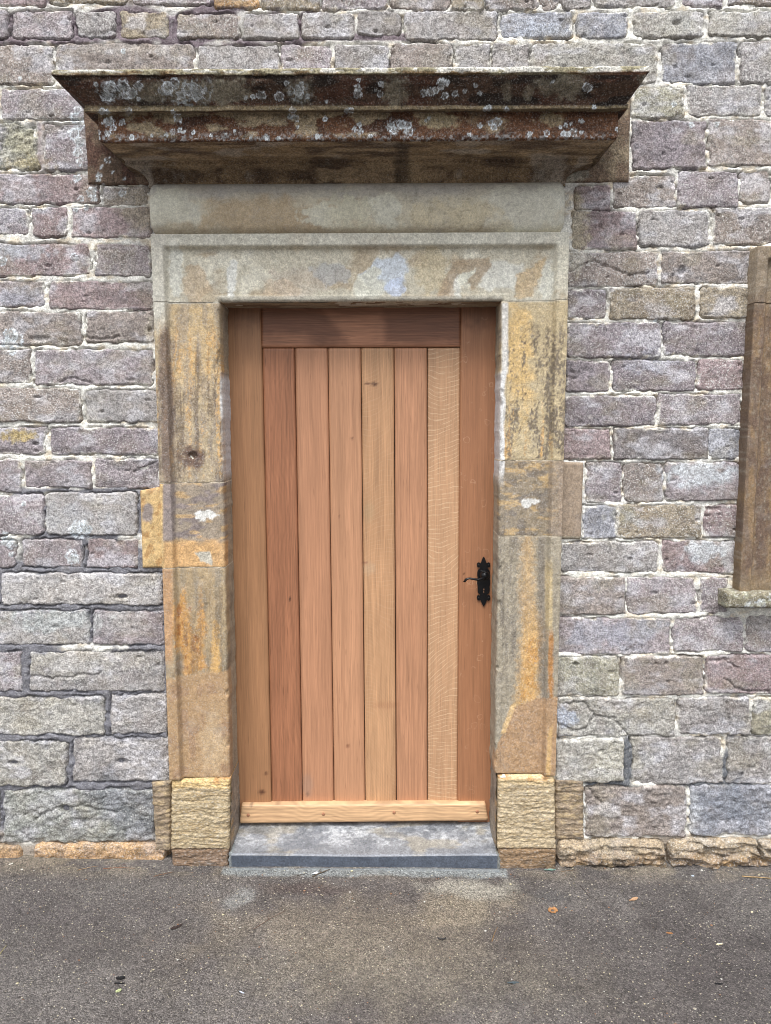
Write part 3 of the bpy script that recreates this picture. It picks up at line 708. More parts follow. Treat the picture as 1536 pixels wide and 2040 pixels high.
    Rr = mixc(Rr, col(108, 97, 84), ss(.0, .8, .7 * fbm(px / 3, py / 4, 157, 2) + fbm(px / 12, py / 60, 181, 4) + .35 * ss(1050, 1085, px) - .1) * ss(620, 680, py) * .9)
    Rr = mixc(Rr, col(202, 158, 90), ss(.1, .7, fbm(px / 8, py / 90, 182, 4) + .4 * fbm(px / 3, py / 3, 159, 2)) * ss(760, 850, py) * ss(919, 905, py) * ss(1105, 1095, px) * .8)
    T2 = np.broadcast_to(col(142, 128, 106), px.shape + (3,)).copy()
    T2 = mixc(T2, col(190, 158, 104), ss(.1, .5, fbm(px / 26, py / 8, 183, 4)) * .75); T2 = mixc(T2, col(112, 104, 96), ss(.1, .5, fbm(px / 20, py / 16, 184, 4)) * .75)
    T2 = mixc(T2, col(156, 136, 114), ss(1108, 1112, px)); T2 = mixc(T2, col(150, 132, 112), ss(1090, 1094, px) * .6)
    Rr = mixc(Rr, T2, ss(916, 919, py) * ss(1069, 1066, py))
    Rr = mixc(Rr, PLASTER, np.maximum(blob(px, py, 1056, 1000, 22, 5, .4, 7, 185, .1), blob(px, py, 1050, 1006, 10, 7, .4, 5, 186, .1)))
    B2 = np.broadcast_to(col(154, 144, 124), px.shape + (3,)).copy()
    B2 = mixc(B2, col(138, 128, 112), ss(0, .5, fbm(px / 20, py / 50, 187, 4)) * .7)
    B2 = mixc(B2, col(202, 158, 88), poly(px, py, [(1044, 1060), (1062, 1060), (1066, 1180), (1082, 1260), (1070, 1400), (1028, 1412), (1040, 1250), (1036, 1170)], 7, 5, 188, 12) * (.5 + .35 * ss(1180, 1300, py)))
    B2 = mixc(B2, col(186, 136, 64), poly(px, py, [(1052, 1270), (1078, 1270), (1070, 1395), (1036, 1395)], 5, 4, 189, 6) * ss(-.3, .3, fbm(px / 6, py / 9, 190, 3)) * .8)
    B2 = mixc(B2, col(168, 118, 58), ss(7, 3, np.abs(px - 1095 + 2 * fbm(px / 6, py / 20, 191, 2))) * ss(1240, 1270, py) * ss(1400, 1385, py))
    B2 = mixc(B2, col(196, 172, 120), ss(9, 4, np.abs(px - 1092)) * ss(1100, 1140, py) * ss(1260, 1240, py) * .7)
    B2 = mixc(B2, col(168, 134, 96), poly(px, py, [(1025, 1408), (1072, 1390), (1110, 1382), (1110, 1560), (960, 1560), (1000, 1465)], 2, 10, 192, 1.5))
    B2 = mixc(B2, col(202, 168, 112), poly(px, py, [(1018, 1405), (1030, 1400), (1006, 1462), (996, 1462)], 1, 6, 193, 2) * .9)
    B2 = mixc(B2, col(196, 158, 96), poly(px, py, [(1090, 1450), (1098, 1440), (1094, 1545), (1084, 1545)], 1, 6, 194, 2) * .9)
    B2 = mixc(B2, col(104, 96, 88), ss(.0, .7, fbm(px / 9, py / 80, 146, 3) + .4 * fbm(px / 2.8, py / 4, 145, 2)) * ss(1400, 1330, py) * ss(1046, 1030, px) * .55)
    B2 = mixc(B2, col(108, 100, 92), ss(1068, 1076, px) * ss(1090, 1082, px) * ss(1390, 1360, py) * .6)
    Rr = mixc(Rr, B2, ss(1066, 1069, py))
    J = np.where(right[..., None], Rr, J)
    c = mixc(J, L, np.where(right, ss(604, 598, py), ss(606, 602, py)))
    # pale run-down from the lintel on the outer moulding
    c = mixc(c, col(196, 192, 178), np.where(right, 0, ss(24, 10, np.abs(px - 318)) * ss(680, 620, py + 10 * fbm(px / 8, py / 20, 195, 2))))
    # white filler along the inner arrises
    inL = ss(11, 5, np.abs(px - (446 + (py - 700) * .022)) + 3 * fbm(px / 6, py / 30, 196, 3)) * ss(735, 748, py) * ss(965, 930, py)
    inR = ss(13, 7, np.abs(px - (999 - (py - 700) * .018)) + 4 * fbm(px / 8, py / 34, 197, 3)) * ss(735, 750, py) * ss(980, 920, py) + 0.8 * ss(9, 4, np.abs(px - 1006)) * ss(750, 740, py) * ss(600, 606, py)
    c = mixc(c, col(212, 212, 210), np.clip(np.where(right, inR, inL), 0, 1))
    c *= (1.2 + 0.12 * fbm(px / 4, py / 4, 199, 3))[..., None]
    return c

def prof_points(side_back=0.03):
    """columns of the jamb: (distance from opening edge, standing out)"""
    rev = [(0.0, -t) for t in np.linspace(Y_BACK, -0.024, 26)]
    d = np.concatenate([np.linspace(0.0005, 0.026, 16), np.linspace(0.028, 0.165, 52), np.linspace(0.167, 0.190, 14), np.linspace(0.193, W_ARC, 10)])
    fr = [(x, float(F_prof(x))) for x in d]
    out = [(W_ARC + .001, float(F_prof(W_ARC)) - t) for t in (0.004, 0.02, 0.05, 0.09)]
    return np.array(rev + fr + out)
PRO = prof_points()

def jamb(name, parent, side, z0, z1, mat, xo, cfun, seed, rough=1.0, pro=PRO, joint=0.0015):
    nz = max(6, int((z1 - z0) / 0.0042))
    z = np.linspace(z0 + joint, z1 - joint, nz)[:, None]
    d = pro[:, 0][None, :]; f = pro[:, 1][None, :]
    sgn = -1 if side == 'L' else 1
    D, Z = np.broadcast_arrays(d, z)
    er = 0.0022 * rough * fbm(Z * 30, D * 0 + 3, seed, 4)          # worn arris
    near = np.exp(-((D - 0.003) / 0.012) ** 2)
    x = xo(Z) + sgn * (D + er * near * -1)
    y = -(f + 0 * Z) + 0.0012 * rough * fbm(x * 60, Z * 40, seed + 3, 4) + 0.0006 * fbm(x * 260, Z * 260, seed + 4, 2)
    # dents at the arris
    dent = ss(.35, .8, fbm(Z * 22, D * 30, seed + 5, 3)) * near * 0.006 * rough
    y = y + dent
    px, py = w2p(x, Z, -0.04)
    if name == 'jamb_stone': y = y + 0.005 * ss(-0.4, 0.2, 0) * 0
    for (cx, cy, rx, ry, dp) in [(384, 908, 9, 7, .012)]:
        y = y + dp * ss(1.3, .6, np.hypot((px - cx) / rx, (py - cy) / ry)) * (f > 0)
    # edges of the block ease back into the joint
    e = np.minimum(Z - z0, z1 - Z); y = y + 0.0015 * ss(0.003, 0.0, e - 0.0005) * (f > 0)
    Pp = np.stack([x, y, Z + 0 * x], -1)
    if side == 'R': pass
    else: Pp = Pp[:, ::-1]; px = px[:, ::-1]; py = py[:, ::-1]
    c = cfun(px, py)
    if parent is sur and 'stone' in name:
        dep = np.broadcast_to(f, Z.shape); dep = dep[:, ::-1] if side == 'L' else dep
        mz = ss(735, 760, py) * ss(975, 930, py + 10 * fbm(px / 9, py / 12, 9, 2))
        rv = ss(0.0, -.02, dep)
        cr = np.broadcast_to(col(176, 162, 138), px.shape + (3,)).copy()
        cr = mixc(cr, col(140, 128, 112), ss(-.1, .6, fbm(dep * 40, py / 40, 11, 4)) * .7)
        cr = mixc(cr, col(216, 216, 220), mz)
        c = c + (cr - c) * (rv * .85)[..., None]
    v, q = patch(Pp)
    # end caps: quads back from top and bottom rows
    caps = []
    for r in (0, -1):
        row = Pp[r]; b = row.copy(); b[:, 1] = Y_BACK
        b[:, 0] = row[:, 0]
        caps.append((np.stack([row, b]), c[r]))
    Vs = [(v, q, c.reshape(-1, 3))]
    for G, cr in caps:
        vv, qq = patch(G); Vs.append((vv, qq, np.concatenate([cr, cr])))
    V, Q, Cc = join(Vs)
    return mesh_obj(name, V, Q, Cc, mat, parent)

def zz(px, py, Y=-.04): return float(at(px, py, Y)[2])
zL = [zz(380, 1549), zz(380, 1131), zz(380, 962), zz(380, 603.5)]
zR = [zz(1050, 1541), zz(1050, 1068), zz(1050, 917.5), zz(1050, 599)]
for k, (a, b_) in enumerate(zip(zL[:-1], zL[1:])):
    jamb('jamb_stone', sur, 'L', a, b_, M_SMOOTH if k == 0 else M_DRESSED, XO_L, surround_colour, 20 + k, 1.3 if k else 1.0)
for k, (a, b_) in enumerate(zip(zR[:-1], zR[1:])):
    jamb('jamb_stone', sur, 'R', a, b_, M_DRESSED, XO_R, surround_colour, 30 + k, 1.2)

PROJ = PRO[::2].copy(); PROJ[:, 1] -= .0004
def pale(c3):
    def f(px, py):
        c = np.broadcast_to(col(*c3), px.shape + (3,)).copy(); return mixc(c, col(150, 136, 112), ss(.1, .5, fbm(px / 20, py / 6, 12, 3)) * .7)
    return f
for zj_, sd_ in ((zL[1], 'L'), (zL[2], 'L'), (zL[3], 'L'), (zR[1], 'R'), (zR[2], 'R'), (zR[3], 'R')):
    jamb('joint', sur, sd_, zj_ - .0019, zj_ + .0019, M_MORTAR, XO_L if sd_ == 'L' else XO_R, pale((222, 208, 182) if zj_ < zL[3] - .01 else (226, 220, 202)), 90, .3, PROJ, 0.0)

# lintel: front with mitred mouldings, and its soffit
xl, xr = float(XO_L(ZT)), float(XO_R(ZT))
def lintel(parent, xl, xr, zt, zend, zj, cfun, seed, cut=None):
    xs_ = np.arange(xl - W_ARC, xr + W_ARC + .001, 0.0036); n1 = len(xs_)
    zs_ = np.concatenate([[zt + .0002 * 0], np.linspace(zt + 0.001, zt + W_ARC, 60)])
    X, Z = np.meshgrid(xs_, zs_)
    X = X.copy(); Zz = Z + 0
    d = np.maximum(np.maximum(xl - X, X - xr), Z - zt)
    inside = (X > xl) & (X < xr)
    f = F_prof(np.clip(d, 0, 1)) + 0.001 * fbm(X * 60, Z * 60, seed, 4)
    f = f - 0.004 * ss(.3, .8, fbm(X * 26, Z * 26, seed + 4, 3)) * np.exp(-(np.clip(d, 0, 1) / .012) ** 2)
    Pf = np.stack([X, -f, Zz], -1)
    px, py = w2p(X, Z, -.04)
    c = cfun(px, py)
    Vs = []
    V0, Q0, C0 = with_skirt(Pf, c, 0.05); Vs.append((V0, Q0, C0))
    xi = np.arange(xl, xr + .003, 0.006); yi = np.linspace(-0.030, Y_BACK, 30)
    XX, YY = np.meshgrid(xi, yi)
    ZZ = zt + 0.0015 * fbm(XX * 30, YY * 30, seed + 7, 4) + 0.0012 * fbm(XX * 7, YY * 3, seed + 8, 2) - .0006
    Ps = np.stack([XX, YY, ZZ], -1)[::-1]
    v, q = patch(Ps); px, py = w2p(XX, ZZ, -.04)
    c = np.broadcast_to(col(164, 146, 118), px.shape + (3,)).copy()
    c = mixc(c, col(128, 104, 80), ss(-.2, .5, fbm(XX * 12, YY * 60, 5, 4)))[::-1]
    Vs.append((v, q, c.reshape(-1, 3)))
    V, Q, Cc = join(Vs)
    return mesh_obj('lintel', V, Q, Cc, M_DRESSED, parent)
lintel(sur, xl, xr, ZT, None, None, surround_colour, 41)

# tie stones running out into the wall
def flat_h(h0, amp=.001, r=3, sx=1.0, sy=1.0, big=0.0, seed=0):
    def f(px, py, u, v, w, h):
        e = np.minimum(np.minimum(u, w - u), np.minimum(v, h - v))
        return h0 + amp * fbm(px / 12 * sx, py / 12 * sy, seed, 4) + big * fbm(px / 40 * sx, py / 9 * sy, seed + 2, 4) - (h0 * 0.0 + .006) * (1 - np.sqrt(np.clip(1 - (1 - np.clip(e / r, 0, 1)) ** 2, 0, 1)))
    return f
hf('tie_stone', sur, [(281, 977), (345, 964), (345, 1130), (286, 1130)], 0, 2.6, flat_h(.014, .002, 4, seed=51), surround_colour, .1, M_DRESSED)
hf('tie_stone', sur, [(1100, 920), (1161, 921), (1156, 1074), (1096, 1073)], 0, 2.6, flat_h(.014, .001, 4, seed=52), surround_colour, .1, M_DRESSED)

# plinth blocks: strongly bedded, ridged sandstone
def ridged(h0, seed, amp=.0027, r=6):
    def f(px, py, u, v, w, h):
        e = np.minimum(np.minimum(u, w - u), np.minimum(v, h - v))
        wav = py + 4 * fbm(px / 40, py / 26, seed, 3)
        rd = fbm(px / 42, wav / 2.4, seed + 1, 3) * 0.7 + fbm(px / 90, wav / 8, seed + 2, 3) * .6 + .25 * fbm(px / 7, py / 5, seed + 9, 3)
        return h0 + amp * rd + .0015 * fbm(px / 5, py / 4, seed + 5, 2) - .014 * (1 - np.sqrt(np.clip(1 - (1 - np.clip((e + 1.5 * fbm(px / 8, py / 5, seed + 6, 2)) / r, 0, 1)) ** 2, 0, 1)))
    return f
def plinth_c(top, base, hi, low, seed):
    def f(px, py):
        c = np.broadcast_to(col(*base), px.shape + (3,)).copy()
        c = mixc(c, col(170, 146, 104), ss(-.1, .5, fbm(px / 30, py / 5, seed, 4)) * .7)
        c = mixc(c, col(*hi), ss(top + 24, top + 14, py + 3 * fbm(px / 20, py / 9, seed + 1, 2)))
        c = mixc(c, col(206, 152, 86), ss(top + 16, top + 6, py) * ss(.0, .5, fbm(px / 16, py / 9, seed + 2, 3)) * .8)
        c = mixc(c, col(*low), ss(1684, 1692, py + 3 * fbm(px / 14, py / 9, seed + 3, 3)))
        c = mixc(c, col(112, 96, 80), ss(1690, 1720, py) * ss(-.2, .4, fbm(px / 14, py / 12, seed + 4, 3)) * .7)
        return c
    return f
def plinth_block(quad_front, x_in0, x_in1, side, seed, cf):
    """front face plus the return that runs back along the step"""
    o = hf('plinth_block', sur, quad_front, -0.045, 1.5, ridged(.008, seed), cf, .2, M_BEDDED)
    return o
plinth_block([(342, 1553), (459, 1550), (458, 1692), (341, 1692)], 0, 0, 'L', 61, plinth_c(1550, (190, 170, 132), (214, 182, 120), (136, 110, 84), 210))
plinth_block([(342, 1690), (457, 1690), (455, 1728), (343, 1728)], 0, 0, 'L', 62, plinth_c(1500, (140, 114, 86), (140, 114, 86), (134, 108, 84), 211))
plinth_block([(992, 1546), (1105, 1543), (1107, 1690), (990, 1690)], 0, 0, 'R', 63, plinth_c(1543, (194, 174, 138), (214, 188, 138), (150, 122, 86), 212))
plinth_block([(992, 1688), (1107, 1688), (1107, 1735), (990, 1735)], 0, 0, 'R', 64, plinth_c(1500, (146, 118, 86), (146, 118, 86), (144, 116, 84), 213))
def side_c(px, py):
    c = np.broadcast_to(col(158, 138, 112), px.shape + (3,)).copy()
    c = mixc(c, col(184, 160, 116), ss(0, .5, fbm(px / 20, py / 6, 220, 3)) * .7)
    return mixc(c, col(128, 112, 92), ss(0, .5, fbm(px / 14, py / 14, 221, 3)) * .7)
hf('plinth_return', sur, [(304, 1556), (343, 1552), (343, 1690), (312, 1692)], 0, 2.2, ridged(.020, 65, .004), side_c, .1, M_BEDDED)
hf('plinth_return', sur, [(1104, 1549), (1161, 1549), (1161, 1666), (1104, 1668)], 0, 2.2, ridged(.018, 66, .004), side_c, .1, M_BEDDED)

# reveals beside the plinth blocks: grey render on the inside of the doorway, below the jambs
def inner_render(side, xt, xb, seed):
    z = np.linspace(-0.02, zL[0] + .004 if side == 'L' else zR[0] + .004, 70)[:, None]; y = np.linspace(-0.042, Y_BACK, 34)[None, :]
    Yg, Zg = np.broadcast_arrays(y, z)
    x0 = np.interp(Zg, [0, z.max()], [xb, xt])
    sg = 1 if side == 'L' else -1
    x = x0 + sg * (0.004 + .003 * fbm(Yg * 30, Zg * 20, seed, 4) + 0.0015 * fbm(Yg * 120, Zg * 120, seed + 1, 3)) + sg * .012 * ss(-0.03, 0.06, Yg) * ss(.3, .1, Zg) * 0.6
    Pp = np.stack([x, Yg + 0 * x, Zg + 0 * x], -1)
    if side == 'R': Pp = Pp[:, ::-1]
    c = np.broadcast_to(col(158, 146, 130), x.shape + (3,)).copy()
    c = mixc(c, col(128, 118, 108), ss(-.2, .5, fbm(Yg * 20, Zg * 20, seed + 3, 4)) * .8)
    c = mixc(c, col(190, 156, 104), ss(0.02, -.02, Yg + .012 * fbm(Yg * 20, Zg * 40, seed + 5, 3)) * ss(.0, .4, fbm(Yg * 30, Zg * 50, seed + 4, 4)) * .8)
    c = c if side == 'L' else c[:, ::-1]
    v, q = patch(Pp)
    mesh_obj('render_patch', v, q, c, M_DRESSED, sur)
inner_render('L', float(at(459, 1550, -.04)[0]), float(at(457, 1722, -.045)[0]), 70)
inner_render('R', float(at(990, 1542, -.04)[0]), float(at(991, 1722, -.045)[0]), 75)

# old plugs of filler: one in the fixing hole of the left jamb, one at the foot of the right jamb
M_FILL = plain_mat('pale_filler', col(226, 222, 206), .85, .2, 0, .12, 200)
for (x_, y_, rx_, ry_, Yp) in ((380, 911, .0105, .0075, -.026), (385, 915, .0075, .006, -.028), (1003, 1548, .012, .005, -.048)):
    p_ = at(x_, y_, Yp); a_ = np.linspace(0, 2 * math.pi, 13); rows_ = []
    for k_, (rf, dy) in enumerate(((1, .012), (.95, .0), (.7, -.003), (.02, -.004))):
        wob = 1 + .25 * np.sin(a_ * 3 + x_) + .12 * np.sin(a_ * 5)
        rows_.append(np.stack([p_[0] + rx_ * rf * wob * np.cos(a_), np.full(13, p_[1] + dy), p_[2] + ry_ * rf * wob * np.sin(a_)], 1))
    v, q = patch(np.array(rows_)[::-1]); mesh_obj('filler_plug', v, q, None, M_FILL, sur)

# cushion frieze
def frieze_h(px, py, u, v, w, h):
    vv = np.clip((v / h - .52) / .50, -1, 1)
    hh = .010 + .055 * np.sqrt(np.clip(1 - np.abs(vv) ** 2.2, 0, 1))
    e = np.minimum(u, w - u); hh = hh * (0.25 + 0.75 * np.sqrt(np.clip(1 - (1 - np.clip(e / 20, 0, 1)) ** 2, 0, 1)))
    hh = hh - .12 * ss(1.0, 1.12, np.clip(1 - e / 17, 0, 1) ** 2 + np.abs(vv) ** 3 * 1.0)
    return hh + .0012 * fbm(px / 30, py / 20, 81, 4) - .0012 * ss(.3, .6, fbm(px / 16, py / 12, 82, 3))
def frieze_c(px, py):
    c = np.broadcast_to(col(200, 192, 168), px.shape + (3,)).copy()
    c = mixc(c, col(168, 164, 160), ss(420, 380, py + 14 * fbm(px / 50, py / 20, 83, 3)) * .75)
    c = mixc(c, col(178, 156, 122), blob(px, py, 540, 440, 170, 30, .5, 24, 84, .4) * .8)
    c = mixc(c, col(204, 202, 184), blob(px, py, 350, 420, 60, 40, .4, 20, 85, .2) * .9)
    c = mixc(c, col(210, 206, 184), blob(px, py, 650, 438, 44, 20, .6, 9, 86, .15)); c = mixc(c, col(206, 204, 186), blob(px, py, 765, 430, 40, 32, .4, 12, 87, .12)); c = mixc(c, col(200, 196, 172), blob(px, py, 700, 430, 40, 30, .6, 9, 88, .3))
    c = mixc(c, col(204, 202, 186), blob(px, py, 1050, 420, 90, 50, .45, 24, 89, .25) * .9); c = mixc(c, col(200, 188, 156), blob(px, py, 900, 440, 80, 26, .5, 14, 90, .3) * .8)
    c = mixc(c, col(140, 124, 104), ss(454, 466, py + 4 * fbm(px / 16, py / 9, 91, 3)) * ss(1010, 960, px) * .6)
    c = c * 1.28
    c = mixc(c, col(96, 88, 80), ss(1.5, 0, np.abs(fbm(px / 30, py / 14, 92, 4)) * 12) * ss(640, 800, px) * ss(1080, 1000, px) * .3)
    return c
hf('cushion_frieze', sur, [(301, 368), (1124, 364), (1121, 469), (305, 472)], -.0, 2.4, frieze_h, frieze_c, .05, M_SMOOTH)

# ------------------------------------------------------------------ projecting hood over the door
hood = empty('door_hood', tuple(at(700, 372, 0))); tag(hood, 'dark projecting moulded stone hood above the door, spotted with white lichen rings', 'door hood')
def hp(px, py, Y):   # (world z at that image height on plane Y)
    return float(at(px, py, Y)[2])
# profile: (stand-out, z, left x, right x)
pt, pf, pb = .345, .262, .055
z0 = hp(700, 137, -pt); z1 = hp(700, 147, -pt); zc1 = hp(700, 213, -.285); zc2 = hp(700, 221, -.285); zf1 = hp(700, 223, -pf); zf2 = hp(700, 277, -pf)
zb1 = zf2 - .002; zb2 = hp(700, 366, -.02)
XLt, XRt = at(104, 148, -pt)[0], at(1293, 145, -pt)[0]
XLf, XRf = at(196, 250, -pf)[0], at(1231, 245, -pf)[0]
XLm, XRm = at(172, 225, -.285)[0], at(1247, 218, -.285)[0]
XLb, XRb = at(262, 322, -pb)[0], at(1170, 322, -pb)[0]
XLc, XRc = at(297, 366, -.02)[0], at(1126, 366, -.02)[0]
prof = [(0.0, z0 + .02, XLt, XRt)]
def seg(a, b, n, curve=None):
    for k in range(1, n + 1):
        t = k / n
        p = a[0] + (b[0] - a[0]) * t; z = a[1] + (b[1] - a[1]) * t; l_ = a[2] + (b[2] - a[2]) * t; r_ = a[3] + (b[3] - a[3]) * t
        if curve == 'cyma':      # S curve: stand-out against height
            tt = t - math.sin(2 * math.pi * t) / (2 * math.pi) * 0.55
            p = a[0] + (b[0] - a[0]) * tt; l_ = a[2] + (b[2] - a[2]) * tt; r_ = a[3] + (b[3] - a[3]) * tt
        if curve == 'cove':
            tt = math.sin(t * math.pi / 2); zz_ = 1 - math.cos(t * math.pi / 2)
            p = a[0] + (b[0] - a[0]) * tt; z = a[1] + (b[1] - a[1]) * zz_; l_ = a[2] + (b[2] - a[2]) * tt; r_ = a[3] + (b[3] - a[3]) * tt
        prof.append((p, z, l_, r_))
A = (pt - .004, z0 + .004, XLt, XRt); seg(prof[0], A, 10)
B_ = (pt, z0, XLt - .001, XRt + .001); seg(A, B_, 2)
C_ = (pt, z1, XLt - .001, XRt + .001); seg(B_, C_, 5)
D_ = (pt - .006, z1 - .001, XLt + .005, XRt - .005); seg(C_, D_, 2)
E_ = (.287, zc1, XLm, XRm); seg(D_, E_, 30, 'cyma')
E2 = (.292, zc1 - .001, XLm - .004, XRm + .004); seg(E_, E2, 2)
F_ = (.292, zc2, XLm - .004, XRm + .004); seg(E2, F_, 4)
G_ = (pf, zf1 - .002, XLf, XRf); seg(F_, G_, 5)
H_ = (pf, zf2, XLf, XRf); seg(G_, H_, 22)
I_ = (pf - .003, zf2 - .003, XLf + .003, XRf - .003); seg(H_, I_, 2)
J_ = (pb + .03, zb1, XLb - .012, XRb + .012); seg(I_, J_, 24)
J2 = (pb + .03, zb1 - .012, XLb - .012, XRb + .012); seg(J_, J2, 3)
K_ = (.022, zb2, XLc, XRc); seg(J2, K_, 22, 'cove')
L_ = (.02, zb2 - .012, XLc, XRc); seg(K_, L_, 2)
prof = np.array(prof)
nx = 1150
uf = np.linspace(0, 1, nx)[None, :]
def hood_col(px, py, which, depthp, x, z):
    """px,py: photo units on the plane of that face"""
    c = np.broadcast_to(col(84, 64, 50), px.shape + (3,)).copy()
    # cyma: black and rust with washed pale runs
    c = mixc(c, col(88, 58, 44), ss(-.1, .5, fbm(px / 60, py / 14, 240, 4)) * .8)
    c = mixc(c, col(46, 38, 32), ss(0, .5, fbm(px / 50, py / 18, 241, 4)) * .9)
    for j, (x_, y_, rx, ry, a) in enumerate([(455, 178, 44, 26, .9), (390, 182, 70, 22, .7), (290, 186, 60, 16, .5), (595, 180, 26, 24, .6), (788, 182, 22, 30, .75), (1130, 172, 34, 26, .7), (1085, 172, 20, 18, .6), (1290, 160, 16, 20, .8), (330, 175, 50, 14, .5), (1050, 185, 10, 14, .6), (1010, 180, 9, 20, .5)]):
        c = mixc(c, col(140, 132, 112), blob(px, py, x_, y_, rx, ry, .5, 9, 250 + j, .4) * a)
    # fascia: rust red with ochre flakes
    fa = ss(222, 225, py)
    f = np.broadcast_to(col(104, 70, 46), px.shape + (3,)).copy()
    f = mixc(f, col(72, 50, 40), ss(-.1, .5, fbm(px / 40, py / 16, 242, 4)) * .7)
    och = ss(.0, .4, fbm(px / 38, py / 16, 243, 4) + .35 * ss(262, 232, py) - .12) * ss(1000, 900, px + 60 * fbm(px / 50, py / 20, 244, 2)) * ss(280, 262, py)
    f = mixc(f, col(164, 148, 116), och * .75)
    f = mixc(f, col(160, 146, 112), blob(px, py, 875, 240, 40, 14, .5, 9, 245, .3) * .8); f = mixc(f, col(160, 146, 112), blob(px, py, 1100, 238, 28, 12, .5, 9, 246, .3) * .6)
    c = mixc(c, f, fa)
    # the bead between
    c = mixc(c, col(150, 134, 100), ss(209, 212, py) * ss(223, 221, py) * .65)
    # top fillet: bleached and mossy
    tf = ss(150, 147, py)
    t = np.broadcast_to(col(150, 142, 112), px.shape + (3,)).copy()
    t = mixc(t, col(120, 96, 62), ss(-.1, .5, fbm(px / 30, py / 9, 247, 4)) * ss(138, 144, py))
    t = mixc(t, col(216, 214, 204), ss(-.05, .3, fbm(px / 26, py / 8, 248, 4) + .3 * ss(560, 800, px) - .1) * ss(147, 141, py) * .9)
    t = mixc(t, col(122, 66, 44), ss(1150, 1250, px) * ss(138, 146, py) * .8)
    c = mixc(c, t, tf)
    c = np.where((which == 's')[..., None] if isinstance(which, np.ndarray) else (which == 's'), 0, c) if False else c
    crust = np.maximum(blob(px, py, 375, 182, 48, 22, .5, 12, 71, .5), np.maximum(blob(px, py, 225, 182, 34, 20, .5, 12, 72, .5), blob(px, py, 595, 184, 20, 16, .5, 9, 73, .5)))
    crust = np.maximum(crust, blob(px, py, 795, 254, 28, 14, .5, 9, 74, .5)); crust = np.maximum(crust, .5 * ss(258, 276, py) * ss(284, 279, py))
    c = mixc(c, col(186, 196, 200), crust * ss(.0, .4, fbm(px / 4.5, py / 4, 75, 3)) * .75)
    c = paint_lichen(c, px, py, [(a, b, q * .86) for a, b, q in LICH_HOOD], .9, 60)
    c *= (1 + .2 * fbm(px / 5, py / 5, 249, 3))[..., None]
    return c
def soffit_col(x, y, z):
    c = np.broadcast_to(col(146, 122, 90), x.shape + (3,)).copy()
    c = mixc(c, col(92, 74, 58), ss(-.2, .4, fbm(x * 9, (y + z) * 30, 260, 4)) * .9)
    c = mixc(c, col(186, 160, 122), ss(.05, .5, fbm(x * 6, (y + z) * 26, 261, 4)) * .6)
    c = mixc(c, col(176, 166, 152), ss(.1, .5, fbm(x * 8 + 9, (y + z) * 14, 262, 4)) * .6)
    c = mixc(c, col(50, 44, 40), ss(.03, .012, np.abs(x - float(at(800, 330, 0)[0])) + .006 * fbm(x * 0, z * 60 + y * 60, 4, 2)) * .6)
    return c
def joint_groove(x, f):
    xj = float(at(800, 250, -.28)[0])
    return 0.004 * ss(.0035, .0008, np.abs(x - xj))
Xf = prof[:, 2][:, None] * (1 - uf) + prof[:, 3][:, None] * uf
Pp_ = prof[:, 0][:, None] + 0 * Xf; Zp = prof[:, 1][:, None] + 0 * Xf
wear = .0022 * fbm(Xf * 28, Zp * 40 + Pp_ * 40, 270, 4) + .0009 * fbm(Xf * 160, Zp * 160 + Pp_ * 160, 271, 2) + joint_groove(Xf, Pp_)
arr = np.exp(-((np.arange(len(prof)) - 19) / 3.0) ** 2)[:, None] + np.exp(-((np.arange(len(prof)) - 82) / 2.5) ** 2)[:, None] * .6
chip = .009 * ss(.3, .7, fbm(Xf * 18, Zp * 0, 272, 4)) * arr * (Pp_ > .2)
brk = .03 * ss(float(at(1275, 150, -pt)[0]), float(at(1292, 150, -pt)[0]), Xf) * arr * 0
Yf = -(Pp_ - (wear + chip) * (Pp_ > .005)); Zf = Zp + 0.0015 * fbm(Xf * 22, Pp_ * 20, 273, 4)
Pfront = np.stack([Xf, Yf, Zf], -1)
pxh, pyh = w2p(Xf, Zf, 0.0)
# photo units on each face's own plane
pxh = np.zeros_like(Xf); pyh = np.zeros_like(Xf)
for k in range(len(prof)):
    pxh[k], pyh[k] = w2p(Xf[k], Zp[k], -prof[k, 0])
chood = hood_col(pxh, pyh, None, None, Xf, Zf)
nI = 19 + 2 + 30 + 2 + 4 + 5 + 22 + 1
iso = (np.arange(len(prof)) > nI)[:, None] & np.ones_like(Xf, bool)
csof = soffit_col(Xf, Yf, Zf)
chood = np.where(iso[..., None], csof, chood)
Vs = [(*patch(Pfront[::-1]), chood[::-1].reshape(-1, 3))]
for side, xcol, s_ in (('L', 2, 0), ('R', 3, -1)):
    tt = np.linspace(0, 1, 60)[None, :]
    x = prof[:, xcol][:, None] + 0 * tt; y = Yf[:, s_][:, None] * (1 - tt) + 0.0 * tt; z = Zf[:, s_][:, None] + 0 * tt
    sg = 1 if side == 'L' else -1
    x = x + sg * (.0022 * fbm(y * 30 + 5, z * 30, 280, 4)) * np.clip(tt * 6, 0, 1)
    G = np.stack([x, y, z], -1)
    c = np.broadcast_to(col(74, 54, 42), x.shape + (3,)).copy(); c = mixc(c, col(112, 76, 52), ss(0, .5, fbm(y * 30, z * 30, 281, 4)))
    c = mixc(c, col(110, 92, 66), np.broadcast_to(iso[:, :1], x.shape) * .8)
    if side == 'R': G = G[::-1]; c = c[::-1]
    v, q = patch(G); Vs.append((v, q, c.reshape(-1, 3)))
V, Q, Cc = join(Vs)
mesh_obj('cornice', V, Q, Cc, M_HOOD, hood)
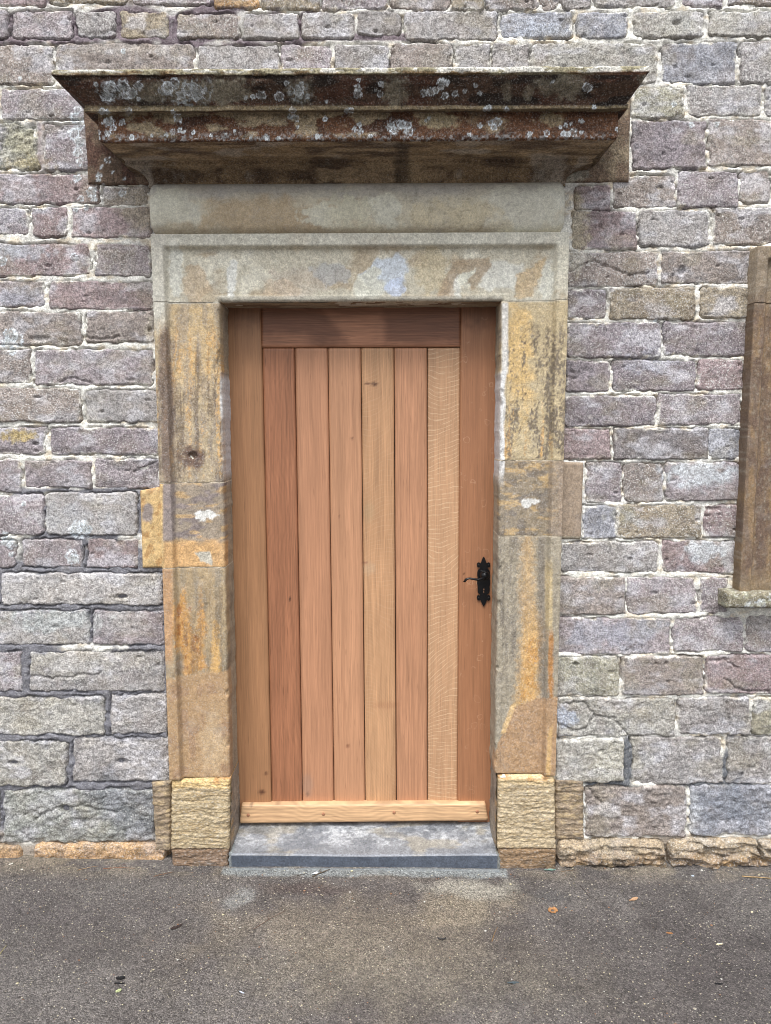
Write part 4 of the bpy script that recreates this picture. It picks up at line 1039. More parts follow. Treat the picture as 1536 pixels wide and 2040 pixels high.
# backing stones either side of the bed moulding
def back_c(px, py):
    c = np.broadcast_to(col(116, 96, 78), px.shape + (3,)).copy()
    c = mixc(c, col(96, 70, 58), ss(1000, 200, px) * ss(-.3, .4, fbm(px / 14, py / 20, 290, 4)))
    c = mixc(c, col(150, 134, 108), ss(500, 1100, px) * ss(-.2, .5, fbm(px / 20, py / 24, 291, 4)) * .8)
    c = mixc(c, col(176, 174, 160), blob(px, py, 1140, 345, 24, 22, .4, 10, 292, .3) * .7)
    c = paint_lichen(c, px, py, [(218, 322, 6), (205, 335, 4), (200, 350, 6), (200, 361, 5), (227, 345, 3), (250, 358, 3), (206, 372, 4)], 1.0)
    return c
hf('backing_stone', hood, [(163, 150), (720, 145), (720, 369), (178, 369)], 0, 3.2, flat_h(.013, .001, 3, seed=293), back_c, .06, M_HOOD)
hf('backing_stone', hood, [(721, 145), (1256, 140), (1251, 364), (721, 368)], 0, 3.2, flat_h(.013, .001, 3, seed=294), back_c, .06, M_HOOD)

# ------------------------------------------------------------------ slate step
step = empty('slate_step', tuple(at(725, 1727, -.05) * [1, 1, 0])); tag(step, 'worn blue-grey slate step with pale highlights painted on its top, at the foot of the oak door', 'step')
xa, xb = float(at(461, 1715, -.055)[0]), float(at(991, 1715, -.055)[0])
zs0 = float(at(725, 1703, -.055)[2]); zs1 = float(at(725, 1640, .085)[2])
ys_ = np.concatenate([np.linspace(.24, .09, 8), np.linspace(.087, -.049, 70), [-.052, -.0545, -.055], np.full(10, -.055)])
zz_ = np.concatenate([np.full(8, zs1), np.linspace(zs1, zs0, 70), [zs0 - .0006, zs0 - .002, zs0 - .005], np.linspace(zs0 - .007, -.03, 10)])
U = np.linspace(xa, xb, 420)[None, :]
Yg = ys_[:, None] + 0 * U; Zg = zz_[:, None] + 0 * U + .0012 * fbm(U * 12, ys_[:, None] * 14, 300, 4) * (zz_ > zs0 - .001)[:, None]
Zg = Zg - .005 * np.exp(-((U - (xa + xb) / 2) / .22) ** 2) * ((zz_ > zs0 - .02) & (ys_ < .05))[:, None] * np.exp(-((ys_[:, None] + .03) / .07) ** 2)
Pp = np.stack([U + 0 * Yg, Yg, Zg], -1)
c = np.broadcast_to(col(126, 129, 134), Yg.shape + (3,)).copy()
c = mixc(c, col(190, 193, 196), .8 * ss(-.3, .6, .6 * fbm(U * 14 + 0 * Yg, Yg * 34, 301, 4) + .7 * fbm(U * 60 + 0 * Yg, Yg * 110, 304, 3)) * ss(-.03, .02, Yg) * .85)  # bright reflection on the slate top, painted in as pale mottling
c = mixc(c, col(158, 148, 124), ss(.1, .5, fbm(U * 9 + 0 * Yg, Yg * 20, 302, 4)) * .5)
c = mixc(c, col(92, 97, 106), .8 * ss(.0, .5, fbm(U * 10 + 5 + 0 * Yg, Yg * 20, 303, 4)) * .6)
c = mixc(c, col(84, 92, 106), (Yg < -.0545) * 1.0); c = mixc(c, col(150, 158, 172), ss(.006, .001, np.abs(Yg + .05)) * .5 * (Yg > -.0546))
Pp = Pp[::-1]; c = c[::-1]
v, q = patch(Pp); Vs = [(v, q, c.reshape(-1, 3))]
for sd_ in (0, -1):
    colm = Pp[:, sd_]; lo = colm.copy(); lo[:, 2] = -.03
    vv, qq = patch(np.stack([colm, lo], 1)); Vs.append((vv, qq, col(90, 96, 106)))
V, Q, Cc = join(Vs); mesh_obj('slab', V, Q, Cc, M_SLATE, step)
# cement fillets along the slab
def fillet(pts, r, c_, seed):
    pts = np.array(pts); n = 90; t = np.linspace(0, 1, n)
    seglen = np.cumsum([0] + list(np.linalg.norm(np.diff(pts, axis=0), axis=1))); seglen /= seglen[-1]
    C = np.stack([np.interp(t, seglen, pts[:, k]) for k in range(3)], 1)
    d = np.gradient(C, axis=0); d /= np.linalg.norm(d, axis=1)[:, None]
    side = np.cross(d, [0, 0, 1]); side /= np.linalg.norm(side, axis=1)[:, None]
    a = np.linspace(0, 2 * math.pi, 13)
    rr_ = r * (1 + .35 * fbm(t * 16, t * 0, seed, 3))[:, None]
    G = C[:, None] + side[:, None] * (np.cos(a)[None, :, None] * rr_[..., None]) + np.array([0, 0, 1.0]) * (np.sin(a)[None, :, None] * rr_[..., None] * .55)
    return (*patch(G), c_)
cm = col(118, 124, 126)
V, Q, Cc = join([fillet([(xa - .006, -.066, -.004), (xb + .006, -.066, -.008)], .010, cm, 3),
                 fillet([(xa - .002, -.055, .0), (xa - .002, -.05, zs0 - .004), (xa + .004, .1, zs1 - .004)], .009, cm, 4), fillet([(xb + .002, -.055, 0), (xb + .002, -.05, zs0 - .004), (xb - .004, .1, zs1 - .004)], .008, col(110, 112, 108), 5)])
mesh_obj('cement_fillet', V, Q, Cc, M_DRESSED, step)

# ------------------------------------------------------------------ oak door
YD = 0.095
door = empty('oak_door', tuple(at(720, 1640, YD))); tag(door, 'new ledged plank door of unpainted golden oak with black iron handle in the stone doorway', 'door')
def wood_c(base, seed, extra=None):
    def f(px, py):
        c = np.broadcast_to(colw(*base), px.shape + (3,)).copy()
        c *= (1 + .07 * fbm(px / 26, py / 160, seed, 3))[..., None]
        for j, (x, y, rx, ry, cc, a) in enumerate(KN):
            m = blob(px, py, x, y, rx, ry, .3, 3, j, .5) * a; c = mixc(c, col(*cc), m)
        if extra: c = extra(px, py, c)
        return c
    return f
KN = [(746, 765, 7, 3.5, (84, 44, 34), .9), (731, 764, 5, 2.5, (90, 48, 36), .8), (577, 1193, 1.8, 4, (34, 18, 14), 1), (522, 1578, 6, 4, (84, 44, 30), .9), (530, 1540, 3, 3.5, (90, 50, 34), .8), (613, 1582, 3, 4, (110, 70, 46), .8),
      (693, 1486, 5, 2, (120, 66, 44), .8), (701, 874, 3, 2, (96, 50, 40), .7), (727, 1121, 5, 2, (140, 60, 50), .7), (612, 1565, 12, 22, (150, 132, 120), .35), (925, 1142, 2, 1.5, (60, 30, 20), .8), (675, 1029, 2, 2, (120, 70, 50), .6), (500, 1606, 3, 4, (60, 40, 40), .5),
      (735, 1020, 10, 20, (188, 156, 112), .5), (735, 1132, 12, 12, (206, 176, 140), .4), (770, 1405, 26, 7, (176, 118, 78), .4)]
def board_h(px, py, u, v, w, h, ch=2.2):
    e = np.minimum(u, w - u); ev = np.minimum(v, h - v)
    return .0 - .004 * ss(ch, 0, e) - .002 * ss(1.5, 0, ev) + .0004 * fbm(px / 30, py / 200, 5, 2)
def board(name, quad, base, seed, mat, parent=door, proud=0.0, extra=None, step_=3.6, back=.14, hfun=board_h):
    return hf(name, parent, quad, YD - proud, step_, hfun, wood_c(base, seed, extra), back, mat)
def damp_and_shade(px, py, c):  # damp patches plus shade under the lintel, painted into the rail colour
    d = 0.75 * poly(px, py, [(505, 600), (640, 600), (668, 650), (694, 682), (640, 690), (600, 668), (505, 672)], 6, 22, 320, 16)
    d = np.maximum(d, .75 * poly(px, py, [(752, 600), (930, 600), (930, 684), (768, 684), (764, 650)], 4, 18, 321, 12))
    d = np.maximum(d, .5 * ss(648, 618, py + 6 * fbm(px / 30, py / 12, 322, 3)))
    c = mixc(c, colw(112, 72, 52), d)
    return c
def dark_stile_top(px, py, c): return mixc(c, colw(110, 70, 48), .6 * ss(668, 628, py + 10 * fbm(px / 10, py / 10, 323, 3)))  # stile colour darkens towards the top
W = lambda **k: wood_mat('oak_' + str(len(bpy.data.materials)), **k)
board('stile', [(446, 606), (519.5, 606), (541.5, 1650), (474, 1650)], (170, 126, 91), 1, W(seed=1.0, coarse=.45), extra=dark_stile_top, hfun=lambda *a: board_h(*a, ch=1.4))
board('stile', [(918, 604), (994, 604), (980, 1650), (911, 1650)], (170, 120, 87), 2, W(seed=2.0, coarse=.45, dots=.4), extra=dark_stile_top, hfun=lambda *a: board_h(*a, ch=1.4))
board('top_rail', [(520, 606), (918, 604), (918, 691), (520.5, 692)], (176, 124, 94), 3, W(seed=3.0, coarse=.8, fig=.06, along='X'), extra=damp_and_shade)
tx = [521.5, 587, 653, 719, 785, 851.5, 918]; bx = [542, 603.5, 666, 728, 790, 851.5, 911.5]
bases = [(166, 114, 84), (188, 138, 106), (196, 147, 113), (196, 152, 114), (192, 142, 109), (198, 156, 120)]
xcs = [float(at((tx[k] + tx[k + 1] + bx[k] + bx[k + 1]) / 4, 1150, .1)[0]) for k in range(6)]
pm = [dict(seed=5.1, coarse=.75, fig=.05), dict(seed=6.3, coarse=.4), dict(seed=7.7, coarse=.45), dict(seed=8.2, coarse=.6, ray=.12, rayf=60, slope=3.6, swirl=14), dict(seed=9.4, coarse=.65), dict(seed=10.6, coarse=.45, ray=.55, rayf=58, slope=1.7, swirl=15)]
for k in range(6):
    board('plank', [(tx[k] + .8, 692.5), (tx[k + 1] - .8, 692.5), (bx[k + 1] - .8, 1650), (bx[k] + .8, 1650)], bases[k], 10 + k, W(xc=xcs[k], **pm[k]), proud=-.006)
_pl = [o for o in sc.objects if o.parent is door and o.name.startswith('plank')]
_pl[0]['label'] = 'darker reddish brown plank beside the left stile'
_pl[5]['label'] = 'pale plank crossed by fine wavy silver-grain flecks'
_pl[3]['label'] = 'honey coloured plank with a small double knot near the top'
# dark backing added behind the boards so no light leaks through
hf('dark_backing', door, rect(440, 600, 1000, 1650), YD + .03, 60, lambda px, *a: 0 * px, lambda px, py: np.broadcast_to(col(60, 40, 30), px.shape + (3,)).copy(), .16, M_DRESSED)
# weather bar with oak pegs
def bar_h(px, py, u, v, w, h):
    e = np.minimum(u, w - u); ev = np.minimum(v, h - v)
    return -.003 * ss(2, 0, ev) - .003 * ss(2, 0, e) - 0.014 * ss(.5, 0.0, v / h) * 0 - .010 * (1 - v / h)
bar = board('weather_bar', [(480, 1607), (968, 1604), (973, 1635), (477, 1641)], (208, 170, 130), 30, W(seed=12.0, coarse=.7, fig=.12, along='X', gloss=.5), proud=.034, hfun=bar_h, back=YD + .01, step_=3)
def tube(path, rad, n=10, cap=True):
    path = np.array(path, float); m = len(path); rad = np.broadcast_to(np.asarray(rad, float), (m,))
    d = np.gradient(path, axis=0); d /= np.linalg.norm(d, axis=1)[:, None] + 1e-9
    ref = np.array([0, 0, 1.0]) if abs(d[:, 2]).mean() < .8 else np.array([1.0, 0, 0])
    s = np.cross(d, ref); s /= np.linalg.norm(s, axis=1)[:, None] + 1e-9; t = np.cross(s, d)
    a = np.linspace(0, 2 * math.pi, n + 1)
    G = path[:, None] + (s[:, None] * np.cos(a)[None, :, None] + t[:, None] * np.sin(a)[None, :, None]) * rad[:, None, None]
    if cap:
        G = np.concatenate([np.repeat(path[:1, None], n + 1, 1), G, np.repeat(path[-1:, None], n + 1, 1)])
    return patch(G)
M_PEG = plain_mat('oak_peg', col(176, 120, 84), .6, .3, 0, .3, 300)
for (x, y) in [(494, 1625), (644, 1623), (785, 1620), (951, 1618)]:
    p = at(x, y, YD - .034); p = p + [0, .007, 0]
    v, q = tube([p + [0, .02, 0], p + [0, -.004, 0], p + [0, -.0052, 0]], [.0062, .0062, .004], 10)
    mesh_obj('peg', v, q, None, M_PEG, bar)

# iron handle
def smooth_outline(half):
    """half: list of (half width, y) photo units down the plate; returns closed outline round x=0"""
    return [(w, y) for w, y in half] + [(-w, y) for w, y in half[::-1]]
hw_ = [(0.4, 1108.5), (2.4, 1112), (4.2, 1116.5), (5.2, 1120), (6.4, 1121.5), (9.5, 1119.5), (12.6, 1120.8), (13.6, 1124), (13, 1128), (11, 1130), (8.5, 1129.4), (7.4, 1130.8), (8.4, 1133), (11.2, 1134.5), (12.6, 1139), (12.8, 1146), (12.0, 1152), (12.8, 1156), (12.9, 1163),
       (11.6, 1168), (12.0, 1172), (12.0, 1177), (11, 1181), (8.2, 1182.5), (6.6, 1184), (7.6, 1186), (10.5, 1184.4), (12.8, 1186), (13.6, 1190), (12.4, 1194), (9.6, 1196), (6.8, 1194.6), (5.6, 1196), (4.4, 1200), (2.4, 1204), (0.4, 1207.5)]
import bmesh
handle = None
def plate():
    bm = bmesh.new(); X0 = 963.2
    out = smooth_outline(hw_)
    vs = []
    for (w, y) in out:
        p = at(min(X0 + w, 976.5), y, YD); vs.append(bm.verts.new((p[0], YD - .0035, p[2])))
    f = bm.faces.new(vs)
    r = bmesh.ops.extrude_face_region(bm, geom=[f]); 
    for g in r['geom']:
        if isinstance(g, bmesh.types.BMVert): g.co.y -= .004
    bmesh.ops.recalc_face_normals(bm, faces=bm.faces)
    bmesh.ops.bevel(bm, geom=[e for e in bm.edges if all(v.co.y < YD - .006 for v in e.verts)], offset=.0009, segments=2, affect='EDGES')
    me = bpy.data.meshes.new('handle_plate'); bm.to_mesh(me); bm.free(); me.materials.append(M_IRON)
    return me
me = plate()
hnd = bpy.data.objects.new('handle', me); sc.collection.objects.link(hnd); hnd.parent = door; hnd.location = -Vector(door.location)
hnd['label'] = 'black iron lever handle on a fleur-de-lis plate with keyhole'
yb = YD - .0075
def kp(x, y, out=0.0): p = at(x, y, YD); return np.array([p[0], yb - out, p[2]])
# spindle boss with shell ribs
parts = []
v, q = tube([kp(964, 1144, -.002), kp(964, 1144, .008), kp(964, 1144, .018), kp(964, 1144, .026), kp(964, 1144, .029)], [.0185, .0190, .0165, .010, .003], 20); parts.append((v, q, (0, 0, 0)))
for k in range(4):
    a = [kp(955 + 3 * k + t * 7, 1138 - 2 + k * 1.2 + (t ** 2) * 7 - 3, .0275 - .004 * abs(t - .5) - .0025 * abs(k - 1.5)) for t in np.linspace(0, 1, 7)]
    v, q = tube(a, [.0008, .0014, .0017, .0018, .0017, .0014, .0008], 6); parts.append((v, q, (0, 0, 0)))
V, Q, Cc = join(parts); mesh_obj('boss', V, Q, None, M_IRON, hnd)
lev = [(964, 1146, .020), (958, 1148.5, .033), (950, 1150, .038), (941, 1148.5, .040), (933, 1147, .040), (928, 1148, .040), (924.5, 1150.5, .039), (923.5, 1152.5, .038), (925.5, 1153.4, .037)]
v, q = tube([kp(*p) for p in lev], [.0060, .0056, .0048, .0042, .0040, .0044, .0056, .0062, .0035], 12); mesh_obj('lever', v, q, None, M_IRON, hnd)
v, q = tube([kp(963.3, 1173, -.002), kp(963.3, 1173, .0016), kp(963.3, 1173, .0018)], [.0026, .0026, .001], 10)
v2, q2 = tube([kp(963.3, 1175.5, .0008), kp(963.3, 1180.5, .0008)], [.0013, .0022], 6)
M_KEY = plain_mat('keyhole_brass', col(150, 110, 80), .5, .3, 0, .2, 200)
V, Q, Cc = join([(v, q, (0, 0, 0)), (v2, q2, (0, 0, 0))]); mesh_obj('keyhole', V, Q, None, M_KEY, hnd)
for (x, y) in [(952.5, 1124.6), (973.5, 1124.6), (952.5, 1190.6), (973.5, 1190.6)]:
    v, q = tube([kp(x, y, -.001), kp(x, y, .0022), kp(x, y, .003)], [.0042, .0034, .0008], 10); mesh_obj('screw', v, q, None, M_IRON, hnd)

# ------------------------------------------------------------------ stone window at the right edge
win = empty('stone_window', tuple(at(1560, 1213, -.03))); tag(win, 'brown sandstone window surround with projecting mossy sill at the right edge of the wall', 'window')
zwt = zz(1530, 493); zwb = zz(1500, 1178); xo_w = float(at(1506, 500, -.052)[0]); xo_wb = float(at(1472, 1170, -.052)[0])
def win_c(px, py):
    c = np.broadcast_to(col(124, 102, 82), px.shape + (3,)).copy()
    c = mixc(c, col(152, 122, 82), ss(-.1, .5, fbm(px / 10, py / 50, 330, 4)) * .6)
    c = mixc(c, col(112, 90, 76), ss(.0, .5, fbm(px / 14, py / 40, 331, 4)) * .8)
    c = mixc(c, col(148, 134, 112), ss(640, 560, py) * .7)
    c = mixc(c, col(176, 168, 150), ss(.3, .8, fbm(px / 4, py / 5, 332, 3)) * .3)
    c = mixc(c, col(150, 130, 96), ss(1120, 1170, py) * .5)
    return c
zj = zz(1510, 605)
xow_open = lambda z: np.interp(z, [zwb, zwt], [xo_wb, xo_w]) + W_ARC
jamb('jamb_stone', win, 'L', zwb, zj, M_DRESSED, xow_open, win_c, 400, 1.0)
xl_w = float(xow_open(zj)); xr_w = xl_w + .78
jamb('jamb_stone', win, 'R', zwb, zj, M_DRESSED, lambda z: xr_w + 0 * z, win_c, 402, 1.0)
def win_lintel():
    zt = zj; Wl = zwt - zt
    xs_ = np.arange(xl_w - W_ARC, xr_w + W_ARC, .005); zs_ = np.linspace(zt, zwt, 46)
    X, Z = np.meshgrid(xs_, zs_); ztop_open = zwt - W_ARC
    d = np.maximum(np.maximum(xl_w - X, X - xr_w), Z - ztop_open)
    f = F_prof(np.clip(d, 0, 1)) + .001 * fbm(X * 60, Z * 60, 410, 3)
    G = np.stack([X, -f, Z], -1); px, py = w2p(X, Z, -.04)
    v, q, c = with_skirt(G, win_c(px, py), .1); mesh_obj('lintel', v, q, c, M_DRESSED, win)
win_lintel()
def sill_h(px, py, u, v, w, h):
    e = np.minimum(np.minimum(u, w - u), np.minimum(v, h - v) * 1.0)
    return -.016 * (1 - np.sqrt(np.clip(1 - (1 - np.clip(e / 10, 0, 1)) ** 2, 0, 1))) + .0025 * fbm(px / 14, py / 10, 340, 4)
def sill_c(px, py):
    c = np.broadcast_to(col(136, 130, 108), px.shape + (3,)).copy()
    c = mixc(c, col(172, 172, 146), ss(0, .45, fbm(px / 12, py / 9, 341, 4)) * .8); c = mixc(c, col(92, 84, 70), ss(.1, .5, fbm(px / 16, py / 12, 342, 4)) * .7)
    return paint_lichen(c, px, py, [(1500, 1205, 8), (1518, 1203, 9), (1488, 1204, 6), (1535, 1190, 6)], .6)
hf('sill', win, [(1449, 1181), (2200, 1181), (2200, 1214), (1449, 1214)], -.085, 3, sill_h, sill_c, .12, M_ROUGH)
# painted casement and glass set back in the opening
M_PAINT = plain_mat('white_window_paint', col(206, 204, 198), .5, .4, 0, .08, 30)
M_GLASS = plain_mat('dark_window_glass', (.015, .018, .02), .06, .6, 0, .1, 3)
zo = zwt - W_ARC
def box(x0, x1, y0, y1, z0_, z1_):
    v = np.array([[x, y, z] for z in (z0_, z1_) for y in (y0, y1) for x in (x0, x1)])
    q = [[0, 1, 5, 4], [1, 3, 7, 5], [3, 2, 6, 7], [2, 0, 4, 6], [4, 5, 7, 6], [2, 3, 1, 0]]
    return v, q, (.5, .5, .5)
fr = [box(xl_w + .001, xl_w + .05, .12, .17, zwb, zo), box(xr_w - .05, xr_w - .001, .12, .17, zwb, zo), box(xl_w + .051, xr_w - .051, .12, .17, zo - .05, zo), box(xl_w + .051, xr_w - .051, .12, .17, zwb, zwb + .06)]
V, Q, Cc = join(fr); wf = mesh_obj('casement', V, Q, None, M_PAINT, win, False)
v, q, _ = box((xl_w + xr_w) / 2 - .012, (xl_w + xr_w) / 2 + .012, .125, .165, zwb + .061, zo - .051); mesh_obj('glazing_bar', v, q, None, M_PAINT, wf, False)
for (a, b_) in ((xl_w + .052, (xl_w + xr_w) / 2 - .013), ((xl_w + xr_w) / 2 + .013, xr_w - .052)):
    v, q, _ = box(a, b_, .142, .148, zwb + .061, zo - .051); mesh_obj('pane', v, q, None, M_GLASS, wf, False)
v, q, _ = box(xl_w - .1, xr_w + .1, .25, .27, zwb - .1, zwt); mesh_obj('room_wall', v, q, None, M_PAINT, win, False)

# ------------------------------------------------------------------ ground
def gz(x, y):
    x = np.asarray(x, float); y = np.asarray(y, float)
    return -0.006 - 0.010 * x * np.exp(-np.abs(x) / 6) + .003 * fbm(x * 3, y * 3, 350, 3) + 0.006 * ss(-.10, 0.0, y)
xs_ = np.concatenate([[-60, -30, -15, -8, -5, -3.5, -2.6, -2.1], np.arange(-1.8, 1.86, .0075), [2.1, 2.6, 3.5, 5, 8, 15, 30, 60]])
ys2 = np.concatenate([[-60, -30, -15, -8, -5, -3, -2, -1.5, -1.2], np.arange(-1.0, .03, .0075), [.06, .1]])
X, Y = np.meshgrid(xs_, ys2)
Z = gz(X, Y) + .0012 * fbm(X * 30, Y * 30, 351, 3) * (np.abs(X) < 1.9) * (Y > -1.1)
def g2p(x, y):
    v = np.stack([x, y, 0 * x], -1) - CAM; c = v @ R; z = np.minimum(c[..., 2], -.05)
    return PW / 2 + F * c[..., 0] / -z, PH / 2 - F * c[..., 1] / -z
# stain positions as ground coordinates
def gp(px, py): p = atz(px, py, 0); return p[0], p[1]
def gblob(px, py, rx, ry, amp, seed, soft=.4):
    x, y = gp(px, py); d = np.sqrt(((X - x) / rx) ** 2 + ((Y - y) / ry) ** 2) + amp * fbm(X * 14, Y * 14, seed, 4)
    return ss(1 + soft, 1 - soft, d)
c = np.broadcast_to(col(103, 98, 95), X.shape + (3,)).copy()
c = mixc(c, col(84, 78, 76), ss(-.2, .5, fbm(X * 3, Y * 4, 352, 4)) * .6)
c = mixc(c, col(132, 121, 103), gblob(700, 1850, .42, .16, .6, 353, .7) * .5)
c = mixc(c, col(146, 134, 112), gblob(930, 1800, .16, .10, .6, 354, .6) * .6)
c = mixc(c, col(150, 146, 134), gblob(930, 1765, .14, .05, .5, 355, .5) * .85)
c = mixc(c, col(140, 142, 140), gblob(480, 1790, .04, .05, .6, 356, .5) * .6)
c = mixc(c, col(86, 74, 70), gblob(600, 1770, .12, .03, .5, 357, .6) * .7)
c = mixc(c, col(126, 118, 102), gblob(820, 1940, .5, .14, .5, 358, .7) * .5)
c = mixc(c, col(84, 82, 82), gblob(1100, 1780, .08, .04, .6, 359, .5) * .8)
c = mixc(c, col(74, 68, 68), gblob(1300, 1900, .5, .2, .5, 362, .7) * .5)
c = mixc(c, col(86, 80, 80), gblob(130, 1820, .4, .08, .5, 363, .7) * .4)
c = mixc(c, col(136, 124, 104), ss(-.16, -.04, Y) * ss(-.2, .4, fbm(X * 8, Y * 20, 360, 4)) * .6)
c = mixc(c, col(136, 142, 142), ss(.03, .012, np.abs(Y + .085) + .01 * fbm(X * 20, Y * 20, 361, 3)) * (X > xa - .03) * (X < xb + .03) * .8)
v, q = patch(np.stack([X, Y, Z], -1))
gnd = mesh_obj('ground', v, q, c.reshape(-1, 3), M_GROUND); gnd['kind'] = 'structure'

# ------------------------------------------------------------------ bits lying on the tarmac
def on_ground(px, py):
    z = 0.0
    for _ in range(4):
        p = atz(px, py, z); z = float(gz(p[0], p[1]))
    return np.array([p[0], p[1], z])
def flake(name, px, py, L, Wd, rot, colr, label, cat, curl=.2, hole=False, group=None, tip=1.0, seed=0):
    p = on_ground(px, py); mt = plain_mat(name + '_surface', col(*colr), .75, .25, 0, .35, 260)
    n, m = 14, 7
    u = np.linspace(-1, 1, n)[None, :]; w = np.linspace(-1, 1, m)[:, None]
    wid = Wd * np.sqrt(np.clip(1 - np.abs(u) ** (2 * tip), .02, 1)) * (1 + .35 * fbm(u * 3 + seed, w * 0, seed, 2))
    x = u * L + 0 * w; y = w * wid; z = .0025 + curl * L * (w ** 2) * .4 + curl * L * .3 * np.abs(u) ** 2 + .001 * fbm(u * 4, w * 4, seed, 2)
    ca, sa = math.cos(rot), math.sin(rot)
    G = np.stack([x * ca - y * sa, x * sa + y * ca, z + 0 * x], -1)
    top = patch(G); Gb = G.copy(); Gb[..., 2] -= .0012; bot = patch(Gb[::-1])
    ring = []
    V, Q, Cc = join([(top[0], top[1], (0, 0, 0)), (bot[0], bot[1], (0, 0, 0))])
    V, Q = V, Q
    if hole: Q = Q[[k for k in range(len(Q)) if not (np.abs(V[Q[k]].mean(0)[:2]) < [L * .34, Wd * .34]).all()]]
    o = mesh_obj(name, V, Q, None, mt); o.location = Vector(p); tag(o, label, cat, group); return o
def twig(px0, py0, px1, py1, r, colr, label, bend=.004, group=None, fork=False, seed=0):
    a, b_ = on_ground(px0, py0), on_ground(px1, py1); n = 9; t = np.linspace(0, 1, n)[:, None]
    c0 = (a + b_) / 2; path = a + (b_ - a) * t - c0
    nrm = np.array([-(b_ - a)[1], (b_ - a)[0], 0]); nrm = nrm / (np.linalg.norm(nrm) + 1e-9)
    path = path + nrm * (bend * np.sin(t * math.pi) + .0012 * fbm(t * 5, t * 0, seed, 2)) + [0, 0, r + .0012]
    parts = [(*tube(path, np.linspace(r, r * .5, n), 7), (0, 0, 0))]
    if fork:
        m = path[4]; parts.append((*tube([m, m + nrm * .012 + [0, 0, .002], m + nrm * .02 + (b_ - a) * .15], [r * .7, r * .5, r * .3], 6), (0, 0, 0)))
    V, Q, Cc = join(parts)
    o = mesh_obj('twig', V, Q, None, plain_mat('twig_bark', col(*colr), .85, .2, 0, .35, 300)); o.location = Vector(c0); tag(o, label, 'twig', group); return o
flake('leaf', 1101, 1815, .017, .013, .4, (180, 128, 74), 'curled orange leaf with a hole, lying in front of the right plinth block', 'leaf', .25, True, tip=1.4, seed=1)
flake('leaf', 1262, 1793, .020, .006, .45, (190, 150, 110), 'torn brown and white leaf sliver right of the orange leaf', 'leaf', .2, seed=2)
flake('leaf', 1433, 1882, .0105, .0035, .15, (226, 214, 172), 'narrow cream leaf lying alone at the right of the tarmac', 'leaf', .1, seed=3)
flake('leaf', 236, 1975, .0085, .0055, .6, (176, 186, 132), 'small pale green oval leaf next to the black scrap at lower left', 'leaf', .15, seed=4)
flake('leaf', 1334, 1860, .011, .004, -.2, (164, 112, 64), 'flat brown leaf fragment below and right of the torn leaf sliver', 'leaf', .08, seed=5)
flake('leaf', 1498, 1818, .005, .0035, .9, (214, 204, 168), 'tiny cream leaf scrap near the right edge', 'leaf', .1, seed=15)
flake('paper_scrap', 628, 1741, .013, .006, .5, (216, 222, 228), 'folded white paper scrap on a twig in front of the slate step', 'paper', .2, seed=6)
flake('paper_scrap', 701, 1736, .0045, .003, .1, (226, 220, 176), 'tiny cream scrap beside the step, right of the white one', 'paper', .1, seed=7)
flake('paper_scrap', 482, 1979, .009, .0022, -.5, (206, 212, 228), 'thin curled white scrap low at the middle left of the tarmac', 'paper', .3, seed=8)
flake('paper_scrap', 22, 1722, .008, .0035, .7, (222, 218, 206), 'small white scrap against the orange base stones on the left', 'paper', .1, seed=9)
flake('paper_scrap', 1380, 1746, .005, .0035, .0, (206, 218, 232), 'small bluish white scrap below the rough base stones on the right', 'paper', .1, seed=10)
flake('bark_scrap', 240, 1950, .013, .006, .1, (30, 30, 32), 'black crumpled scrap above the pale green leaf', 'scrap', .35, seed=11)
flake('bark_scrap', 238, 1960, .016, .0016, .0, (34, 34, 36), 'thin black strip under the black crumpled scrap', 'scrap', .1, seed=12)
flake('bark_scrap', 1432, 1961, .012, .003, -.15, (24, 24, 28), 'small black scrap at the lower right below the narrow cream leaf', 'scrap', .1, seed=13)
flake('bark_scrap', 352, 1848, .020, .006, .7, (58, 46, 44), 'dark brown bark scrap left of centre on the tarmac', 'scrap', .2, seed=14)
flake('moss_tuft', 1096, 1734, .022, .005, .05, (118, 150, 138), 'flat blue-green scrap of moss at the foot of the right plinth block', 'moss', .1, seed=16)
flake('moss_tuft', 1022, 1959, .018, .003, .05, (78, 92, 98), 'thin blue-grey strand of moss low on the tarmac, left of the black scrap', 'moss', .1, seed=17)
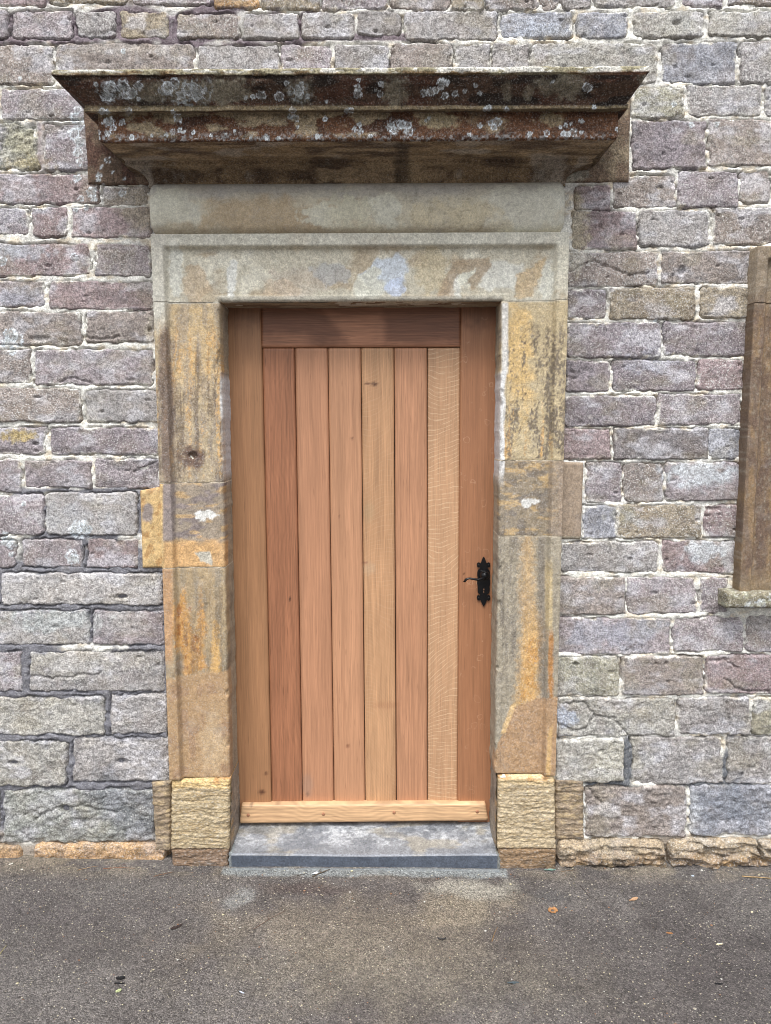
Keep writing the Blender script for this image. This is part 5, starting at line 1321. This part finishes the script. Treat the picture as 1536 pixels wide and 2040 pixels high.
# curled black piece
pc = on_ground(880, 1869); t = np.linspace(-.2, math.pi + .2, 12)
path = np.stack([.013 * np.cos(t), -.008 * np.sin(t), .003 + .001 * np.sin(t * 5)], 1)
v, q = tube(path, .0017, 7); o = mesh_obj('rubber_scrap', v, q, None, plain_mat('black_rubber', (.01, .012, .016), .5, .4, 0, .3, 200)); o.location = Vector(pc); tag(o, 'curved black rubber scrap in the middle of the tarmac', 'scrap')
twig(154, 1735, 196, 1726, .0011, (160, 128, 92), 'short straw coloured twig by the base stones, leftmost of the three', .002, seed=1)
twig(206, 1731, 268, 1731, .0012, (140, 92, 66), 'reddish twig by the base stones, middle one of the three', .003, fork=True, seed=2)
twig(306, 1747, 346, 1738, .0011, (132, 94, 66), 'thin brown twig next to the left plinth block', .002, seed=3)
twig(592, 1745, 612, 1741, .0013, (92, 84, 74), 'dark stub of twig touching the white paper scrap from the left', .001, seed=4)
twig(622, 1748, 658, 1733, .0022, (96, 82, 66), 'thick grey-brown twig carrying the white paper scrap', .001, fork=True, seed=5)
twig(980, 1877, 991, 1848, .0014, (146, 112, 66), 'upright brown twig right of the curved rubber scrap', .002, seed=6)
twig(1478, 1747, 1560, 1754, .0022, (176, 146, 98), 'long straw stick at the right edge below the base stones', .001, seed=7)
twig(505, 1852, 570, 1815, .0009, (104, 76, 60), 'long thin dark twig on the sandy patch before the step', .004, fork=True, seed=8)
twig(0, 1902, 14, 1884, .0009, (186, 172, 96), 'yellow grass stalk at the left edge of the tarmac', .002, seed=9)
twig(436, 1842, 458, 1852, .0008, (88, 66, 54), 'tiny bent dark twig right of the brown bark scrap', .002, seed=10)
twig(1118, 1738, 1150, 1734, .001, (120, 96, 74), 'thin brown twig at the base of the rough stones beside the moss', .002, seed=11)
twig(1156, 1765, 1176, 1790, .001, (60, 48, 44), 'dark twig above the orange leaf on its right', .001, seed=12)
# loose grit: pebbles too many to count
rg = random.Random(21); parts = []
for k in range(2600):
    x = rg.uniform(-1.45, 1.5); y = -0.05 - .85 * rg.random() ** (1.7 if k % 2 else 1.0)
    if xa - .02 < x < xb + .02 and y > -.09: continue
    r = rg.choice([.0010, .0013, .0016, .0022]) * (2.0 if rg.random() < .06 else 1)
    z = float(gz(x, y)) + r * .35; a = np.linspace(0, 2 * math.pi, 6)
    rows = []
    for zf, rf in ((-.6, .7), (.2, 1.0), (.8, .45), (.9, .02)):
        rows.append(np.stack([x + r * rf * np.cos(a) * (1 + .3 * rg.random()), y + r * rf * np.sin(a), np.full(6, z + r * .6 * zf)], 1))
    v, q = patch(np.array(rows)); b0 = rg.choice([(150, 144, 132), (176, 168, 150), (196, 186, 150), (120, 112, 104), (70, 64, 60), (206, 204, 196), (150, 110, 80)])
    parts.append((v, q, col(*b0)))
V, Q, Cc = join(parts); o = mesh_obj('grit', V, Q, Cc, M_DRESSED); o['kind'] = 'stuff'
